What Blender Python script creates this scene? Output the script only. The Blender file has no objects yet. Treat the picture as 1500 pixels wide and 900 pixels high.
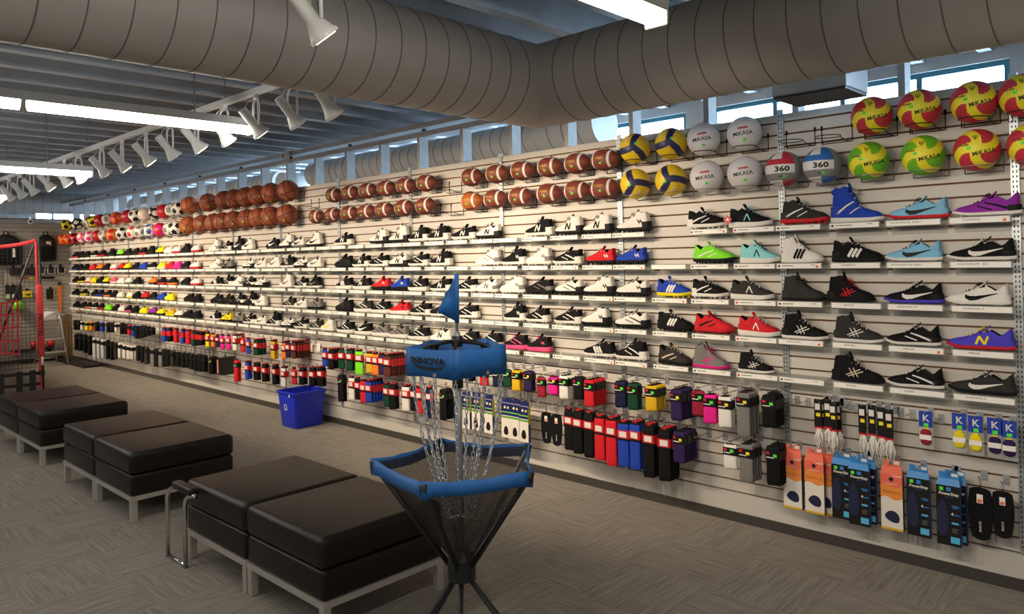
import bpy, bmesh, math, random
from mathutils import Vector, Matrix
PI = math.pi
R_ = random.Random(7)
SC = bpy.context.scene
COL = SC.collection

# ------------------------------------------------------------------ camera
FPX, CX, CY = 1100.26, 750.0, 370.0
CAM = Vector((0.0, -4.5315, 1.7558))
CR = Vector((0.72218, 0.69137, -0.02173)); CU = Vector((0.01975, 0.01079, 0.99975)); CF = Vector((-0.69143, 0.72242, 0.00587))
cd = bpy.data.cameras.new('camera'); cd.sensor_width = 36.0; cd.lens = FPX / 1500 * 36.0
cd.shift_y = -(450 - CY) / 1500; cd.clip_start = 0.05; cd.clip_end = 200
cam = bpy.data.objects.new('camera', cd); COL.objects.link(cam); SC.camera = cam
cam.matrix_world = Matrix(((CR.x, CU.x, -CF.x, CAM.x), (CR.y, CU.y, -CF.y, CAM.y), (CR.z, CU.z, -CF.z, CAM.z), (0, 0, 0, 1)))

# ------------------------------------------------------------------ world, exposure
SC.view_settings.view_transform = 'Standard'; SC.view_settings.look = 'None'
SC.view_settings.gamma = 1.0; SC.view_settings.use_curve_mapping = False
SC.view_settings.exposure = 0.0
wd = bpy.data.worlds.new('sky'); SC.world = wd; wd.use_nodes = True
wd.node_tree.nodes['Background'].inputs[0].default_value = (0.50, 0.74, 1.0, 1)
wd.node_tree.nodes['Background'].inputs[1].default_value = 26.0
SPOT_W, TUBE_E = 64.0, 23.0


def ray(px, py): return CF * FPX + CR * (px - CX) + CU * (CY - py)
def on(px, py, ax, val):
    d = ray(px, py); return CAM + d * ((val - CAM[ax]) / d[ax])
def wall(px, py, y=0.0): return on(px, py, 1, y)
def at(px, py, dep): return CAM + ray(px, py) * (dep / FPX)

# ------------------------------------------------------------------ materials
MATS = {}
def mat(name, col, rough=.55, metal=0.0, noise=0.0, scale=40.0, bump=0.0, spec=.5, emit=None, es=0.0, coat=0.0):
    if name in MATS: return MATS[name]
    m = bpy.data.materials.new(name); m.use_nodes = True; nt = m.node_tree; b = nt.nodes['Principled BSDF']
    b.inputs['Base Color'].default_value = (*col, 1); b.inputs['Roughness'].default_value = rough
    b.inputs['Metallic'].default_value = metal; b.inputs['Specular IOR Level'].default_value = spec
    if coat: b.inputs['Coat Weight'].default_value = coat
    if emit: b.inputs['Emission Color'].default_value = (*emit, 1); b.inputs['Emission Strength'].default_value = es
    if noise or bump:
        tc = nt.nodes.new('ShaderNodeTexCoord'); n = nt.nodes.new('ShaderNodeTexNoise'); n.inputs['Scale'].default_value = scale
        n.inputs['Detail'].default_value = 3; nt.links.new(tc.outputs['Object'], n.inputs['Vector'])
        if noise:
            r = nt.nodes.new('ShaderNodeValToRGB'); r.color_ramp.elements[0].position = .3; r.color_ramp.elements[1].position = .7
            r.color_ramp.elements[0].color = (*[c * (1 - noise) for c in col], 1); r.color_ramp.elements[1].color = (*[min(1, c * (1 + noise)) for c in col], 1)
            nt.links.new(n.outputs['Fac'], r.inputs['Fac']); nt.links.new(r.outputs['Color'], b.inputs['Base Color'])
        if bump:
            bp = nt.nodes.new('ShaderNodeBump'); bp.inputs['Strength'].default_value = bump; bp.inputs['Distance'].default_value = .004
            nt.links.new(n.outputs['Fac'], bp.inputs['Height']); nt.links.new(bp.outputs['Normal'], b.inputs['Normal'])
    MATS[name] = m; return m

COLS = dict(k=(.008, .008, .009), w=(.80, .77, .72), g=(.20, .19, .18), d=(.035, .033, .032), r=(.62, .02, .03), b=(.02, .06, .42),
            p=(.85, .10, .25), y=(.85, .70, .02), n=(.22, .75, .03), o=(.90, .22, .03), c=(.28, .68, .70), u=(.27, .03, .35), m=(.78, .02, .28),
            l=(.22, .50, .72), s=(.55, .56, .58), v=(.032, .018, .08), i=(.012, .017, .05), t=(.30, .02, .04), e=(.01, .055, .03), h=(.70, .42, .02),
            f=(.12, .035, .025), a=(.75, .60, .45), q=(.08, .06, .55), j=(.80, .32, .28))
CNAME = dict(k='black', w='white', g='grey', d='charcoal', r='red', b='blue', p='pink', y='yellow', n='neon green', o='orange', c='aqua', u='purple',
             m='magenta', l='light blue', s='silver', v='dark purple', i='navy', t='maroon', e='dark green', h='golden yellow', f='brown', a='beige', q='violet blue', j='coral')
def fabric(c): return mat('fabric_' + c, COLS[c], .7, noise=.12, scale=180, bump=.15, spec=.12)
def rubber(c): return mat('rubber_' + c, COLS[c], .55, spec=.25)
def paint(c, r=.35): return mat('paint_%s_%d' % (c, r * 100), COLS[c], r)
M_TAG = mat('tag_paper', (.93, .90, .84), .6)
M_INK = mat('ink', (.02, .02, .02), .7)
M_INKO = mat('ink_orange', (.85, .16, .05), .6)
M_GREEN = mat('sticker_green', (.10, .85, .05), .6)
M_YEL = mat('sticker_yellow', (.95, .75, .02), .6)
M_CHROME = mat('chrome', (.70, .70, .70), .18, 1.0)
M_STEEL = mat('upright_steel', (.50, .54, .56), .38, .75, noise=.1, scale=30)
M_GALV = mat('galvanised', (.80, .83, .87), .24, .7)
M_WIRE = mat('wire_black', (.012, .012, .012), .4)
M_WIRES = mat('wire_silver', (.45, .45, .44), .3, .9)
M_SLOT = mat('slot_dark', (.01, .01, .01), .8)
def acrylic():
    m = bpy.data.materials.new('clear_acrylic'); m.use_nodes = True; nt = m.node_tree; nt.nodes.clear()
    o = nt.nodes.new('ShaderNodeOutputMaterial'); mx = nt.nodes.new('ShaderNodeMixShader'); t = nt.nodes.new('ShaderNodeBsdfTransparent')
    g = nt.nodes.new('ShaderNodeBsdfPrincipled'); g.inputs['Base Color'].default_value = (.72, .71, .68, 1); g.inputs['Roughness'].default_value = .15
    t.inputs['Color'].default_value = (.93, .94, .93, 1); mx.inputs[0].default_value = .26
    nt.links.new(t.outputs[0], mx.inputs[1]); nt.links.new(g.outputs[0], mx.inputs[2]); nt.links.new(mx.outputs[0], o.inputs[0]); return m
M_ACR = acrylic()

# ------------------------------------------------------------------ mesh helpers
class MB:
    def __init__(s): s.v = []; s.f = []
    def add(s, vs, fs):
        o = len(s.v); s.v += [tuple(p) for p in vs]; s.f += [tuple(i + o for i in f) for f in fs]; return s
    def box(s, x0, x1, y0, y1, z0, z1):
        return s.add([(x0, y0, z0), (x1, y0, z0), (x1, y1, z0), (x0, y1, z0), (x0, y0, z1), (x1, y0, z1), (x1, y1, z1), (x0, y1, z1)],
                     [(0, 3, 2, 1), (4, 5, 6, 7), (0, 1, 5, 4), (1, 2, 6, 5), (2, 3, 7, 6), (3, 0, 4, 7)])
    def loft(s, rings, closed=True, cap=True, skip=None):
        n = len(rings[0]); vs = [p for r in rings for p in r]; fs = []
        for a in range(len(rings) - 1):
            for i in range(n if closed else n - 1):
                if skip and skip(a, i): continue
                j = (i + 1) % n; fs.append((a * n + i, a * n + j, (a + 1) * n + j, (a + 1) * n + i))
        if cap: fs.append(tuple(range(n - 1, -1, -1))); k = (len(rings) - 1) * n; fs.append(tuple(range(k, k + n)))
        return s.add(vs, fs)
    def tube(s, pts, r, n=6, closed=False, cap=True):
        pts = [Vector(p) for p in pts]; rings = []; N = len(pts); up = None
        for i, p in enumerate(pts):
            a = pts[(i - 1) % N] if closed or i else p; b = pts[(i + 1) % N] if closed or i < N - 1 else p
            t = (b - a).normalized()
            if up is None:
                up = Vector((0, 0, 1)) if abs(t.z) < .9 else Vector((1, 0, 0))
            x = t.cross(up)
            if x.length < 1e-4: x = t.orthogonal()
            x.normalize(); y = x.cross(t).normalized(); up = y
            rr = r[i] if isinstance(r, (list, tuple)) else r
            rings.append([p + x * (rr * math.cos(2 * PI * k / n)) + y * (rr * math.sin(2 * PI * k / n)) for k in range(n)])
        if closed: rings.append(rings[0])
        return s.loft(rings, True, cap and not closed)
    def cyl(s, a, b, r, n=12, r2=None): return s.tube([a, b], [r, r if r2 is None else r2], n)
    def rbox(s, x0, x1, y0, y1, z0, z1, r, k=3):
        def ring(z, ins):
            pts = []; q = max(r - ins * 0, .0005)
            for (cx, cy, a0) in ((x1 - r, y1 - r, 0), (x0 + r, y1 - r, 90), (x0 + r, y0 + r, 180), (x1 - r, y0 + r, 270)):
                for i in range(k + 1):
                    a = math.radians(a0 + 90 * i / k); pts.append((cx + (r - ins) * math.cos(a), cy + (r - ins) * math.sin(a), z))
            return pts
        rz = min(r, (z1 - z0) / 2.01); rings = []
        for i in range(k + 1):
            a = PI / 2 * i / k; rings.append(ring(z0 + rz * (1 - math.sin(a)) if False else z0 + rz * (1 - math.cos(PI / 2 - a)) if False else z0 + rz - rz * math.cos(a), (r - .0005) * (1 - math.sin(a))))
        for i in range(k + 1):
            a = PI / 2 * (1 - i / k); rings.append(ring(z1 - rz + rz * math.cos(a), (r - .0005) * (1 - math.sin(a))))
        return s.loft(rings)
    def mesh(s, name, smooth=False, mats=1):
        me = bpy.data.meshes.new(name); me.from_pydata(s.v, [], s.f); me.update()
        for _ in range(mats): me.materials.append(None)
        if smooth:
            me.shade_smooth()
        return me

def smooth_by_angle(me, deg=40):
    me.shade_smooth()
    bm = bmesh.new(); bm.from_mesh(me); lim = math.radians(deg)
    for e in bm.edges:
        if len(e.link_faces) == 2 and e.calc_face_angle(0) > lim: e.smooth = False
    bm.to_mesh(me); bm.free(); return me

def obj(name, me, parent=None, m=None, loc=None, rot=None, kind=None, label=None):
    o = bpy.data.objects.new(name, me); COL.objects.link(o)
    if m is not None and me is not None:
        if len(me.materials) == 0: me.materials.append(None)
        o.material_slots[0].link = 'OBJECT'; o.material_slots[0].material = m
    if parent is not None: o.parent = parent
    if loc is not None: o.location = loc
    if rot is not None: o.rotation_euler = rot
    if kind: o['kind'] = kind
    if label: o['label'] = label
    return o
def tag(o, label, cat, group=None):
    o['label'] = label; o['category'] = cat
    if group: o['group'] = group
    return o
def thing(name, label, cat, loc=(0, 0, 0), rz=0.0, group=None, rot=None):
    o = bpy.data.objects.new(name, None); o.empty_display_size = .05; COL.objects.link(o); o.location = loc
    o.rotation_euler = rot if rot else (0, 0, rz); return tag(o, label, cat, group)
def struct(name, me, m, parent=None):
    o = obj(name, me, parent, m)
    if parent is None: o['kind'] = 'structure'
    return o
ORD = ['zeroth', 'first', 'second', 'third', 'fourth', 'fifth', 'sixth', 'seventh', 'eighth', 'ninth', 'tenth', 'eleventh', 'twelfth', 'thirteenth', 'fourteenth',
       'fifteenth', 'sixteenth', 'seventeenth', 'eighteenth', 'nineteenth']
def ordn(n):
    if n < 20: return ORD[n]
    tens = {2: 'twent', 3: 'thirt', 4: 'fort', 5: 'fift', 6: 'sixt', 7: 'sevent', 8: 'eight'}[n // 10]
    return tens + 'ieth' if n % 10 == 0 else tens + 'y-' + ORD[n % 10]

_T = {}
def text_flat(s, size, bold=0.0, shear=0.0, sx=1.0):
    """verts in the xz plane (x right, z up, y=0), centred; returns (verts, faces)"""
    key = (s, size, bold, shear, sx)
    if key in _T: return _T[key]
    cu = bpy.data.curves.new('txt', 'FONT'); cu.body = s; cu.size = size; cu.align_x = 'CENTER'; cu.align_y = 'CENTER'; cu.offset = bold; cu.shear = shear; cu.resolution_u = 2
    ob = bpy.data.objects.new('txt', cu); COL.objects.link(ob)
    dg = bpy.context.evaluated_depsgraph_get(); me = bpy.data.meshes.new_from_object(ob.evaluated_get(dg))
    bm = bmesh.new(); bm.from_mesh(me); bmesh.ops.triangulate(bm, faces=bm.faces)
    vs = [(v.co.x * sx, 0, v.co.y) for v in bm.verts]; fs = [tuple(v.index for v in f.verts) for f in bm.faces]
    bm.free(); bpy.data.objects.remove(ob); bpy.data.curves.remove(cu); bpy.data.meshes.remove(me)
    _T[key] = (vs, fs); return _T[key]
def text_mesh(s, size, yf=None, cx=0, cz=0, off=.0008, bold=0.0, shear=0.0, sx=1.0, rot=0.0, maxe=None):
    vs, fs = text_flat(s, size, bold, shear, sx); c, sn = math.cos(rot), math.sin(rot)
    bm = bmesh.new(); bv = [bm.verts.new((v[0] * c - v[2] * sn + cx, 0, v[0] * sn + v[2] * c + cz)) for v in vs]
    for f in fs:
        try: bm.faces.new([bv[i] for i in f])
        except ValueError: pass
    if yf:
        for _ in range(2):
            es = [e for e in bm.edges if e.calc_length() > (maxe or .008)]
            if es: bmesh.ops.subdivide_edges(bm, edges=es, cuts=1); bmesh.ops.triangulate(bm, faces=bm.faces)
        for v in bm.verts: v.co.y = yf(v.co.x, v.co.z) - off
    bm.normal_update()
    me = bpy.data.meshes.new('lettering'); bm.to_mesh(me); bm.free(); me.materials.append(None); return me
# ------------------------------------------------------------------ the room
U0, SP, NB = -0.784, 1.2192, 13          # first upright, bay width, bays to the far corner
XF = -16.02                              # far wall
ZT = 2.602                               # top of the slat wall
PITCH = 0.0762; ZG = 1.868               # a groove height
ZB = ZG - 22 * PITCH                     # bottom of lowest slat
ZC = 3.20; ZD = 3.42                     # joist bottom, roof deck
YB = 1.95                                # window wall of the room behind
XR, YFR = 4.5, -8.5                      # right wall, wall behind the camera
ROWZ = [1.8785 - .2286 * i for i in range(5)]

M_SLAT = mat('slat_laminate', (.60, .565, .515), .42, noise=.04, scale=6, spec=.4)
M_MDF = mat('groove_mdf', (.16, .075, .03), .8)
M_BASEP = mat('base_panel', (.56, .54, .50), .25)
M_COVE = mat('cove_base', (.055, .05, .046), .3)
M_WOODP = mat('stud_paint', (.42, .40, .38), .6, noise=.06, scale=12)
M_DECK = mat('deck_paint', (.15, .15, .153), .65, noise=.12, scale=3)
M_JOIST = mat('joist_paint', (.30, .30, .305), .55, noise=.1, scale=4)
M_DUCT = mat('duct_paint', (.40, .375, .35), .5, noise=.03, scale=5)
M_SEAM = mat('duct_seam', (.13, .12, .11), .55)
M_WALLP = mat('wall_paint', (.55, .54, .52), .7, noise=.03, scale=3)
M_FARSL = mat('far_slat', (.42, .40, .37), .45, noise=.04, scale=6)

# carpet: streaks run along the tile's own x axis, tiles are quarter turned
def carpet():
    m = bpy.data.materials.new('carpet'); m.use_nodes = True; nt = m.node_tree; b = nt.nodes['Principled BSDF']; b.inputs['Roughness'].default_value = .95
    b.inputs['Specular IOR Level'].default_value = .1
    tc = nt.nodes.new('ShaderNodeTexCoord'); oi = nt.nodes.new('ShaderNodeObjectInfo'); ad = nt.nodes.new('ShaderNodeVectorMath'); ad.operation = 'ADD'
    cb = nt.nodes.new('ShaderNodeCombineXYZ'); mu = nt.nodes.new('ShaderNodeMath'); mu.operation = 'MULTIPLY'; mu.inputs[1].default_value = 37.0
    nt.links.new(oi.outputs['Random'], mu.inputs[0]); nt.links.new(mu.outputs[0], cb.inputs['Z']); nt.links.new(tc.outputs['Object'], ad.inputs[0]); nt.links.new(cb.outputs[0], ad.inputs[1])
    mp = nt.nodes.new('ShaderNodeMapping'); mp.inputs['Scale'].default_value = (4.0, 70, 1); nt.links.new(ad.outputs[0], mp.inputs['Vector'])
    n = nt.nodes.new('ShaderNodeTexNoise'); n.inputs['Scale'].default_value = 1.0; n.inputs['Detail'].default_value = 4; n.inputs['Roughness'].default_value = .7; nt.links.new(mp.outputs[0], n.inputs['Vector'])
    r = nt.nodes.new('ShaderNodeValToRGB'); e = r.color_ramp.elements; e[0].position = .32; e[0].color = (.185, .167, .145, 1); e[1].position = .68; e[1].color = (.33, .30, .262, 1)
    nt.links.new(n.outputs['Fac'], r.inputs['Fac']); nt.links.new(r.outputs['Color'], b.inputs['Base Color'])
    n2 = nt.nodes.new('ShaderNodeTexNoise'); n2.inputs['Scale'].default_value = 300; nt.links.new(tc.outputs['Object'], n2.inputs['Vector'])
    bp = nt.nodes.new('ShaderNodeBump'); bp.inputs['Strength'].default_value = .5; bp.inputs['Distance'].default_value = .004
    nt.links.new(n2.outputs['Fac'], bp.inputs['Height']); nt.links.new(bp.outputs['Normal'], b.inputs['Normal']); return m
M_CARP = carpet()
fl = struct('floor', MB().box(-19.2, XR, YFR, YB, -.12, -.006).mesh('floor'), M_CARP)
TS = .5; tile = MB().add([(-.2495, -.2495, .0), (.2495, -.2495, .0), (.2495, .2495, .0), (-.2495, .2495, .0), (-.25, -.25, -.006), (.25, -.25, -.006), (.25, .25, -.006), (-.25, .25, -.006)],
                         [(0, 1, 2, 3), (4, 5, 1, 0), (5, 6, 2, 1), (6, 7, 3, 2), (7, 4, 0, 3)]).mesh('carpet_tile')
nx = int(round((-1.02 + 16.02) / TS))
for i in range(nx):
    for j in range(9):
        obj('carpet_tile', tile, fl, M_CARP, (XF + TS * (i + .5), -TS * (j + .5), 0), (0, 0, PI / 2 * ((i + j) % 2)))
me = MB()
me.box(-1.02, XR, YFR, 0, -.006, 0).box(XF, -1.02, YFR, -4.5, -.006, 0)
struct('carpet_field', me.mesh('carpet_field'), M_CARP, fl)['kind'] = 'stuff'

# slat wall
wb = struct('wall_back', MB().box(XF, U0 + 2 * SP, .014, .115, 0, ZT).mesh('wall_back'), M_MDF)
obj('top_cap', MB().box(XF, U0 + 2 * SP, -.001, .118, ZT, ZT + .004).mesh('top_cap'), wb, M_SLAT)
def slat_mesh(L, h):
    g = .0055
    return MB().add([(0, .0, g), (L, .0, g), (L, .0, h - g), (0, .0, h - g), (0, .014, g), (L, .014, g), (L, .014, h - g), (0, .014, h - g)],
                    [(0, 1, 2, 3), (0, 4, 5, 1), (3, 2, 6, 7), (0, 3, 7, 4), (1, 5, 6, 2)]).mesh('slat')
zs = []
z = ZB
while z < ZT - .001: zs.append((z, min(PITCH, ZT - z + .0045))); z += PITCH
s_near = {}; Lb = SP - .003
for k in range(8):
    for z, h in zs:
        key = ('n', round(h, 4))
        if key not in s_near: s_near[key] = slat_mesh(Lb, h)
        obj('slat', s_near[key], wb, M_SLAT, (U0 - SP * (k + 1) + .0015, 0, z))
XL = U0 - SP * 8
for z, h in zs: obj('slat', slat_mesh(XL - XF - .0015, h), wb, M_SLAT, (XF, 0, z))
mb = MB()
for k in (-2, -1):
    for z, h in zs:
        x = U0 - SP * (k + 1) + .0015; mb.box(x, x + Lb, 0, .013, z + .0045, z + h - .0045)
obj('slat_run', mb.mesh('slat_run'), wb, M_SLAT, kind='stuff')
obj('base_panel', MB().box(XF, U0 + 2 * SP, -.004, .014, .062, ZB - .004).mesh('base_panel'), wb, M_BASEP)
bb = struct('baseboard_back', MB().box(XF, U0 + 2 * SP, -.012, .012, 0, .062).mesh('baseboard_back'), M_COVE)

# slotted uprights
um = MB().box(-.019, .019, -.012, .0, ZB, ZT + .03).mesh('upright')
sb = MB(); z = ZB + .03
while z < ZT:
    for dx in (-.008, .008): sb.box(dx - .0025, dx + .0025, -.0128, -.0118, z, z + .013)
    z += .0254
slotm = sb.mesh('slots')
for k in range(0, NB):
    u = thing('slotted_upright', 'slotted steel wall upright, %s from the right end of the slat wall' % ordn(k + 1), 'upright', (U0 - SP * k, 0, 0), group='slotted wall uprights')
    obj('channel', um, u, M_STEEL); obj('slots', slotm, u, M_SLOT, kind='stuff')

# stud frame over the slat wall
tr = struct('trim_1', MB().box(XF, U0 + 2 * SP, -.002, .112, 2.905, 2.952).mesh('trim_1'), M_WOODP)
tr2 = struct('trim_2', MB().box(XF - 3, XR, -.02, .14, 2.985, 3.03).mesh('trim_2'), M_WOODP)
sm = MB().box(-.019, .019, .0, .105, ZT + .004, 2.905).mesh('stud')
x = -5.63 + .61 * 12
while x > XF + .1:
    obj('stud', sm, tr, M_WOODP, (x + .019, 0, 0)); x -= .6035
hm = MB().box(-.012, .012, .03, .06, 2.952, 2.985).mesh('hanger_block')
x = .6
while x > XF: obj('hanger_block', hm, tr2, M_SLOT, (x, 0, 0)); x -= 1.22

# ceiling: deck and joists running towards the wall
cl = struct('ceiling', MB().box(-19.2, XR, YFR, YB, ZD, ZD + .1).mesh('ceiling'), M_DECK)
jm = MB().box(-.02, .02, YFR, YB, ZC + .02, ZD).box(-.045, .045, YFR, YB, ZC, ZC + .022).mesh('joist')
x = XR - .3
while x > -19: obj('joist', jm, cl, M_JOIST, (x, 0, 0)); x -= .457

# far wall with its own slats
fw_ = struct('wall_left', MB().box(XF - .12, XF - .012, YFR, 0.0, 0, 2.66).mesh('wall_left'), M_MDF)
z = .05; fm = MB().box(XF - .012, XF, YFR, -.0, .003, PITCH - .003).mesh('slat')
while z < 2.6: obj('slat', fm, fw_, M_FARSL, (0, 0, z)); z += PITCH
struct('baseboard_left', MB().box(XF - .01, XF + .008, YFR, -.012, 0, .075).mesh('baseboard_left'), M_COVE)
# closing walls (unseen sides) and the window walls
struct('wall_right', MB().box(XR, XR + .1, YFR, YB, 0, ZD).mesh('wall_right'), M_WALLP)
struct('wall_front', MB().box(-19.2, XR, YFR - .1, YFR, 0, ZD).mesh('wall_front'), M_WALLP)
struct('wall_partition', MB().box(U0 + 2 * SP, XR, 0, .115, 0, 2.985).mesh('wall_partition'), M_WALLP)
def window_wall(name, horiz, pos, a0, a1, zlo, zhi, step, wn):
    """wall with a band of openings: sill wall, head wall, piers, frames with mullions"""
    mb = MB(); t0, t1 = pos, pos + (.12 if horiz else -.12); lo, hi = min(t0, t1), max(t0, t1)
    bx = (lambda m, p, q, z0, z1, e=0: m.box(p, q, lo + e, hi - e, z0, z1)) if horiz else (lambda m, p, q, z0, z1, e=0: m.box(lo + e, hi - e, p, q, z0, z1))
    bx(mb, a0, a1, 0, zlo); bx(mb, a0, a1, zhi, ZD)
    w = a1; n = 0
    while w > a0 + .01:
        pz = w - .28 if w - .28 > a0 else a0
        bx(mb, pz, w, zlo, zhi); o1 = pz; o0 = max(a0, pz - step)
        if o1 - o0 > .2:
            fr = MB(); bx(fr, o0, o1, zlo, zlo + .04, .03); bx(fr, o0, o1, zhi - .04, zhi, .03)
            q = o0
            nm = max(1, round((o1 - o0) / .62))
            for i in range(nm + 1):
                c = o0 + .02 + (o1 - o0 - .04) * i / nm; bx(fr, c - .02, c + .02, zlo + .04, zhi - .04, .03)
            wn[0] += 1
            f = struct('window_%d' % wn[0], fr.mesh('window'), M_WFRAME)
            pane = MB()
            for i in range(nm):
                p0 = o0 + .04 + (o1 - o0 - .04) * i / nm; p1 = o0 + (o1 - o0 - .04) * (i + 1) / nm
                pm = MB(); bx(pm, p0, p1, zlo + .04, zhi - .04, .057); obj('pane', pm.mesh('pane'), f, M_PANE)
        w = o0
    return struct(name, mb.mesh(name), M_WALLP)
M_WFRAME = mat('window_frame', (.05, .20, .26), .4)
def pane_mat():
    m = bpy.data.materials.new('window_pane'); m.use_nodes = True; nt = m.node_tree; nt.nodes.clear()
    o = nt.nodes.new('ShaderNodeOutputMaterial'); mx = nt.nodes.new('ShaderNodeMixShader'); t = nt.nodes.new('ShaderNodeBsdfTransparent'); g = nt.nodes.new('ShaderNodeBsdfGlossy')
    g.inputs['Roughness'].default_value = .02; mx.inputs[0].default_value = .06
    nt.links.new(t.outputs[0], mx.inputs[1]); nt.links.new(g.outputs[0], mx.inputs[2]); nt.links.new(mx.outputs[0], o.inputs[0]); return m
M_PANE = pane_mat(); WN = [0]
window_wall('wall_window_side', True, YB, -19.2, XR, 2.35, 3.13, 2.4, WN)
window_wall('wall_window_end', False, -19.2, YFR, YB, 2.35, 3.02, 2.2, WN)

# ------------------------------------------------------------------ lamps
M_TUBE = mat('tube_glow', (1, 1, 1), .4, emit=(1.0, .95, .86), es=TUBE_E)
M_LWHITE = mat('lamp_white', (.70, .69, .65), .4)
M_BULB = mat('bulb_glow', (1, .9, .7), .3, emit=(1.0, .80, .52), es=14)
def half_tube(r, y0, y1, zc, n=10):
    mb = MB(); ring = lambda y: [(r * math.cos(PI + PI * i / n), y, zc + r * math.sin(PI + PI * i / n)) for i in range(n + 1)]
    return mb.loft([ring(y0), ring(y1)], True, True).mesh('diffuser')
LAMPX = [(-1.44, 'added overhead as room fill, nearest the camera'), (-4.40, 'end over the middle bench'), (-7.36, 'lower left of the track lights'), (-10.31, 'farthest one at left edge')]  # first lamp is added as room fill
LAMPX += [(1.54, 'added unseen fill, behind camera to the right')]  # unseen lamp, added for more room fill
for lx, where in LAMPX:
    t = thing('tube_light', 'long white fluorescent tube light on rods, ' + where, 'light', (lx, -2.265, 2.585), group='hanging tube lights')
    hb = MB().box(-.046, .046, -5.0, 0, .012, .06).mesh('housing'); obj('housing', hb, t, M_LWHITE)
    for i in range(4):
        obj('diffuser', half_tube(.046, -1.2 - 1.235 * i, -.008 - 1.235 * i if i else -.012, .012), t, M_TUBE)
        if i: obj('joint_band', half_tube(.048, -1.235 * i - .008, -1.235 * i + .014, .012), t, M_LWHITE)
    obj('end_cap', MB().rbox(-.047, .047, -.012, .004, -.036, .06, .006).mesh('end_cap'), t, M_LWHITE)
    for yy in (-.35, -1.9, -3.6): obj('rod', MB().cyl((0, yy, .06), (0, yy, ZD - 2.585), .005, 6).mesh('rod'), t, M_CHROME)

TY, TZ = -2.33, 2.762
t = thing('light_track', 'white ceiling track carrying a row of spotlights parallel to the shoe wall', 'track', (0, TY, TZ))
obj('rail', MB().box(-15.8, -3.36, -.018, .018, 0, .035).mesh('rail'), t, M_LWHITE)
for rx in (-13, -10, -7.24, -4.6, -3.5): obj('rod', MB().cyl((rx, 0, .035), (rx, 0, ZD - TZ), .004, 6).mesh('rod'), t, M_CHROME)
fill_track = thing('light_track', 'white ceiling track right of the big duct, added to light the right bays', 'track', (0, TY - .8, TZ))  # added track, its spots light the right bays
obj('rail', MB().box(-2.5, 1.6, -.018, .018, 0, .035).mesh('rail'), fill_track, M_LWHITE)
for rx in (-2.4, 1.4): obj('rod', MB().cyl((rx, 0, .035), (rx, 0, ZD - TZ), .004, 6).mesh('rod'), fill_track, M_CHROME)
# spotlight parts (head tilted towards the wall and down)
TILT = math.radians(50)                              # below horizontal
ad_m = MB().rbox(-.03, .03, -.014, .014, -.03, .0, .004).mesh('adapter')
yk = MB()
for sx in (-1, 1):
    yk.tube([(sx * .012, 0, -.03), (sx * .046, 0, -.04), (sx * .064, 0, -.065), (sx * .064, 0, -.21)], .008, 6)
yk_m = yk.mesh('yoke', True)
Zc = -.215
def P(a, rad): return (a * math.cos(TILT), -a * math.sin(TILT))
hd = MB(); dv = Vector((0, math.cos(TILT), -math.sin(TILT))); c0 = Vector((0, 0, Zc))
hd.tube([c0 - dv * .145, c0 - dv * .142, c0 - dv * .02, c0 - dv * .012, c0 + dv * .045, c0 + dv * .05], [.022, .030, .030, .034, .056, .058], 14)
hd_m = smooth_by_angle(hd.mesh('head'))
rg = MB().tube([c0 + dv * .045, c0 + dv * .062], [.061, .061], 16).mesh('rim')
bl_m = MB().tube([c0 + dv * .0605, c0 + dv * .064], [.046, .044], 16).mesh('bulb')
cb_m = MB().tube([(.0, -.015, -.03), (.02, -.05, -.05), (.01, -.075, -.10), (0, -.07, -.125)], .003, 5).mesh('cable', True)
spx = [-9.69, -9.25, -8.81, -8.25, -7.74, -7.24, -6.74, -6.28, -5.79, -5.36, -4.93, -4.53, -4.12, -3.71, -3.25]
spx = [-15.4 + .46 * i for i in range(12)] + [min(-3.42, x * 1.0235 + .01) for x in spx] + [-2.25, -1.6, -.95, -.3]  # last four spots are added to light the right bays
for i, sx in enumerate(reversed(spx)):
    for lx, _w in LAMPX:
        if sx < -2.5 and abs(sx - lx) < .14: sx = lx - .14
    lab = 'white spotlight on the long ceiling track, %s from the right end' % ordn(i - 3) if i > 3 else 'white spotlight added to light the right bays, on the short track, %s from the right' % ordn(i + 1)
    s = thing('track_spotlight', lab, 'spotlight', (sx, TY if sx < -2.5 else TY - .8, TZ), R_.uniform(-.25, .25), 'track spotlights')
    s.scale = (.9, .9, .9)
    obj('adapter', ad_m, s, M_LWHITE); obj('yoke', yk_m, s, M_LWHITE); obj('head', hd_m, s, M_LWHITE); obj('rim', rg, s, M_LWHITE)
    obj('bulb', bl_m, s, M_BULB); obj('cable', cb_m, s, M_LWHITE)
    ld = bpy.data.lights.new('spot_beam', 'SPOT'); ld.energy = SPOT_W if sx < -2.5 else SPOT_W * .72; ld.color = (1.0, .80, .57) if sx < -2.5 else (1.0, .86, .70); ld.spot_size = math.radians(84 if sx < -2.5 else 70); ld.spot_blend = .7; ld.shadow_soft_size = .022
    lo = bpy.data.objects.new('spot_beam', ld); COL.objects.link(lo); lo.parent = s; lo.location = c0 + dv * .09; lo.rotation_euler = (PI / 2 - math.radians(29 if sx < -2.5 else 27), 0, 0)

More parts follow.
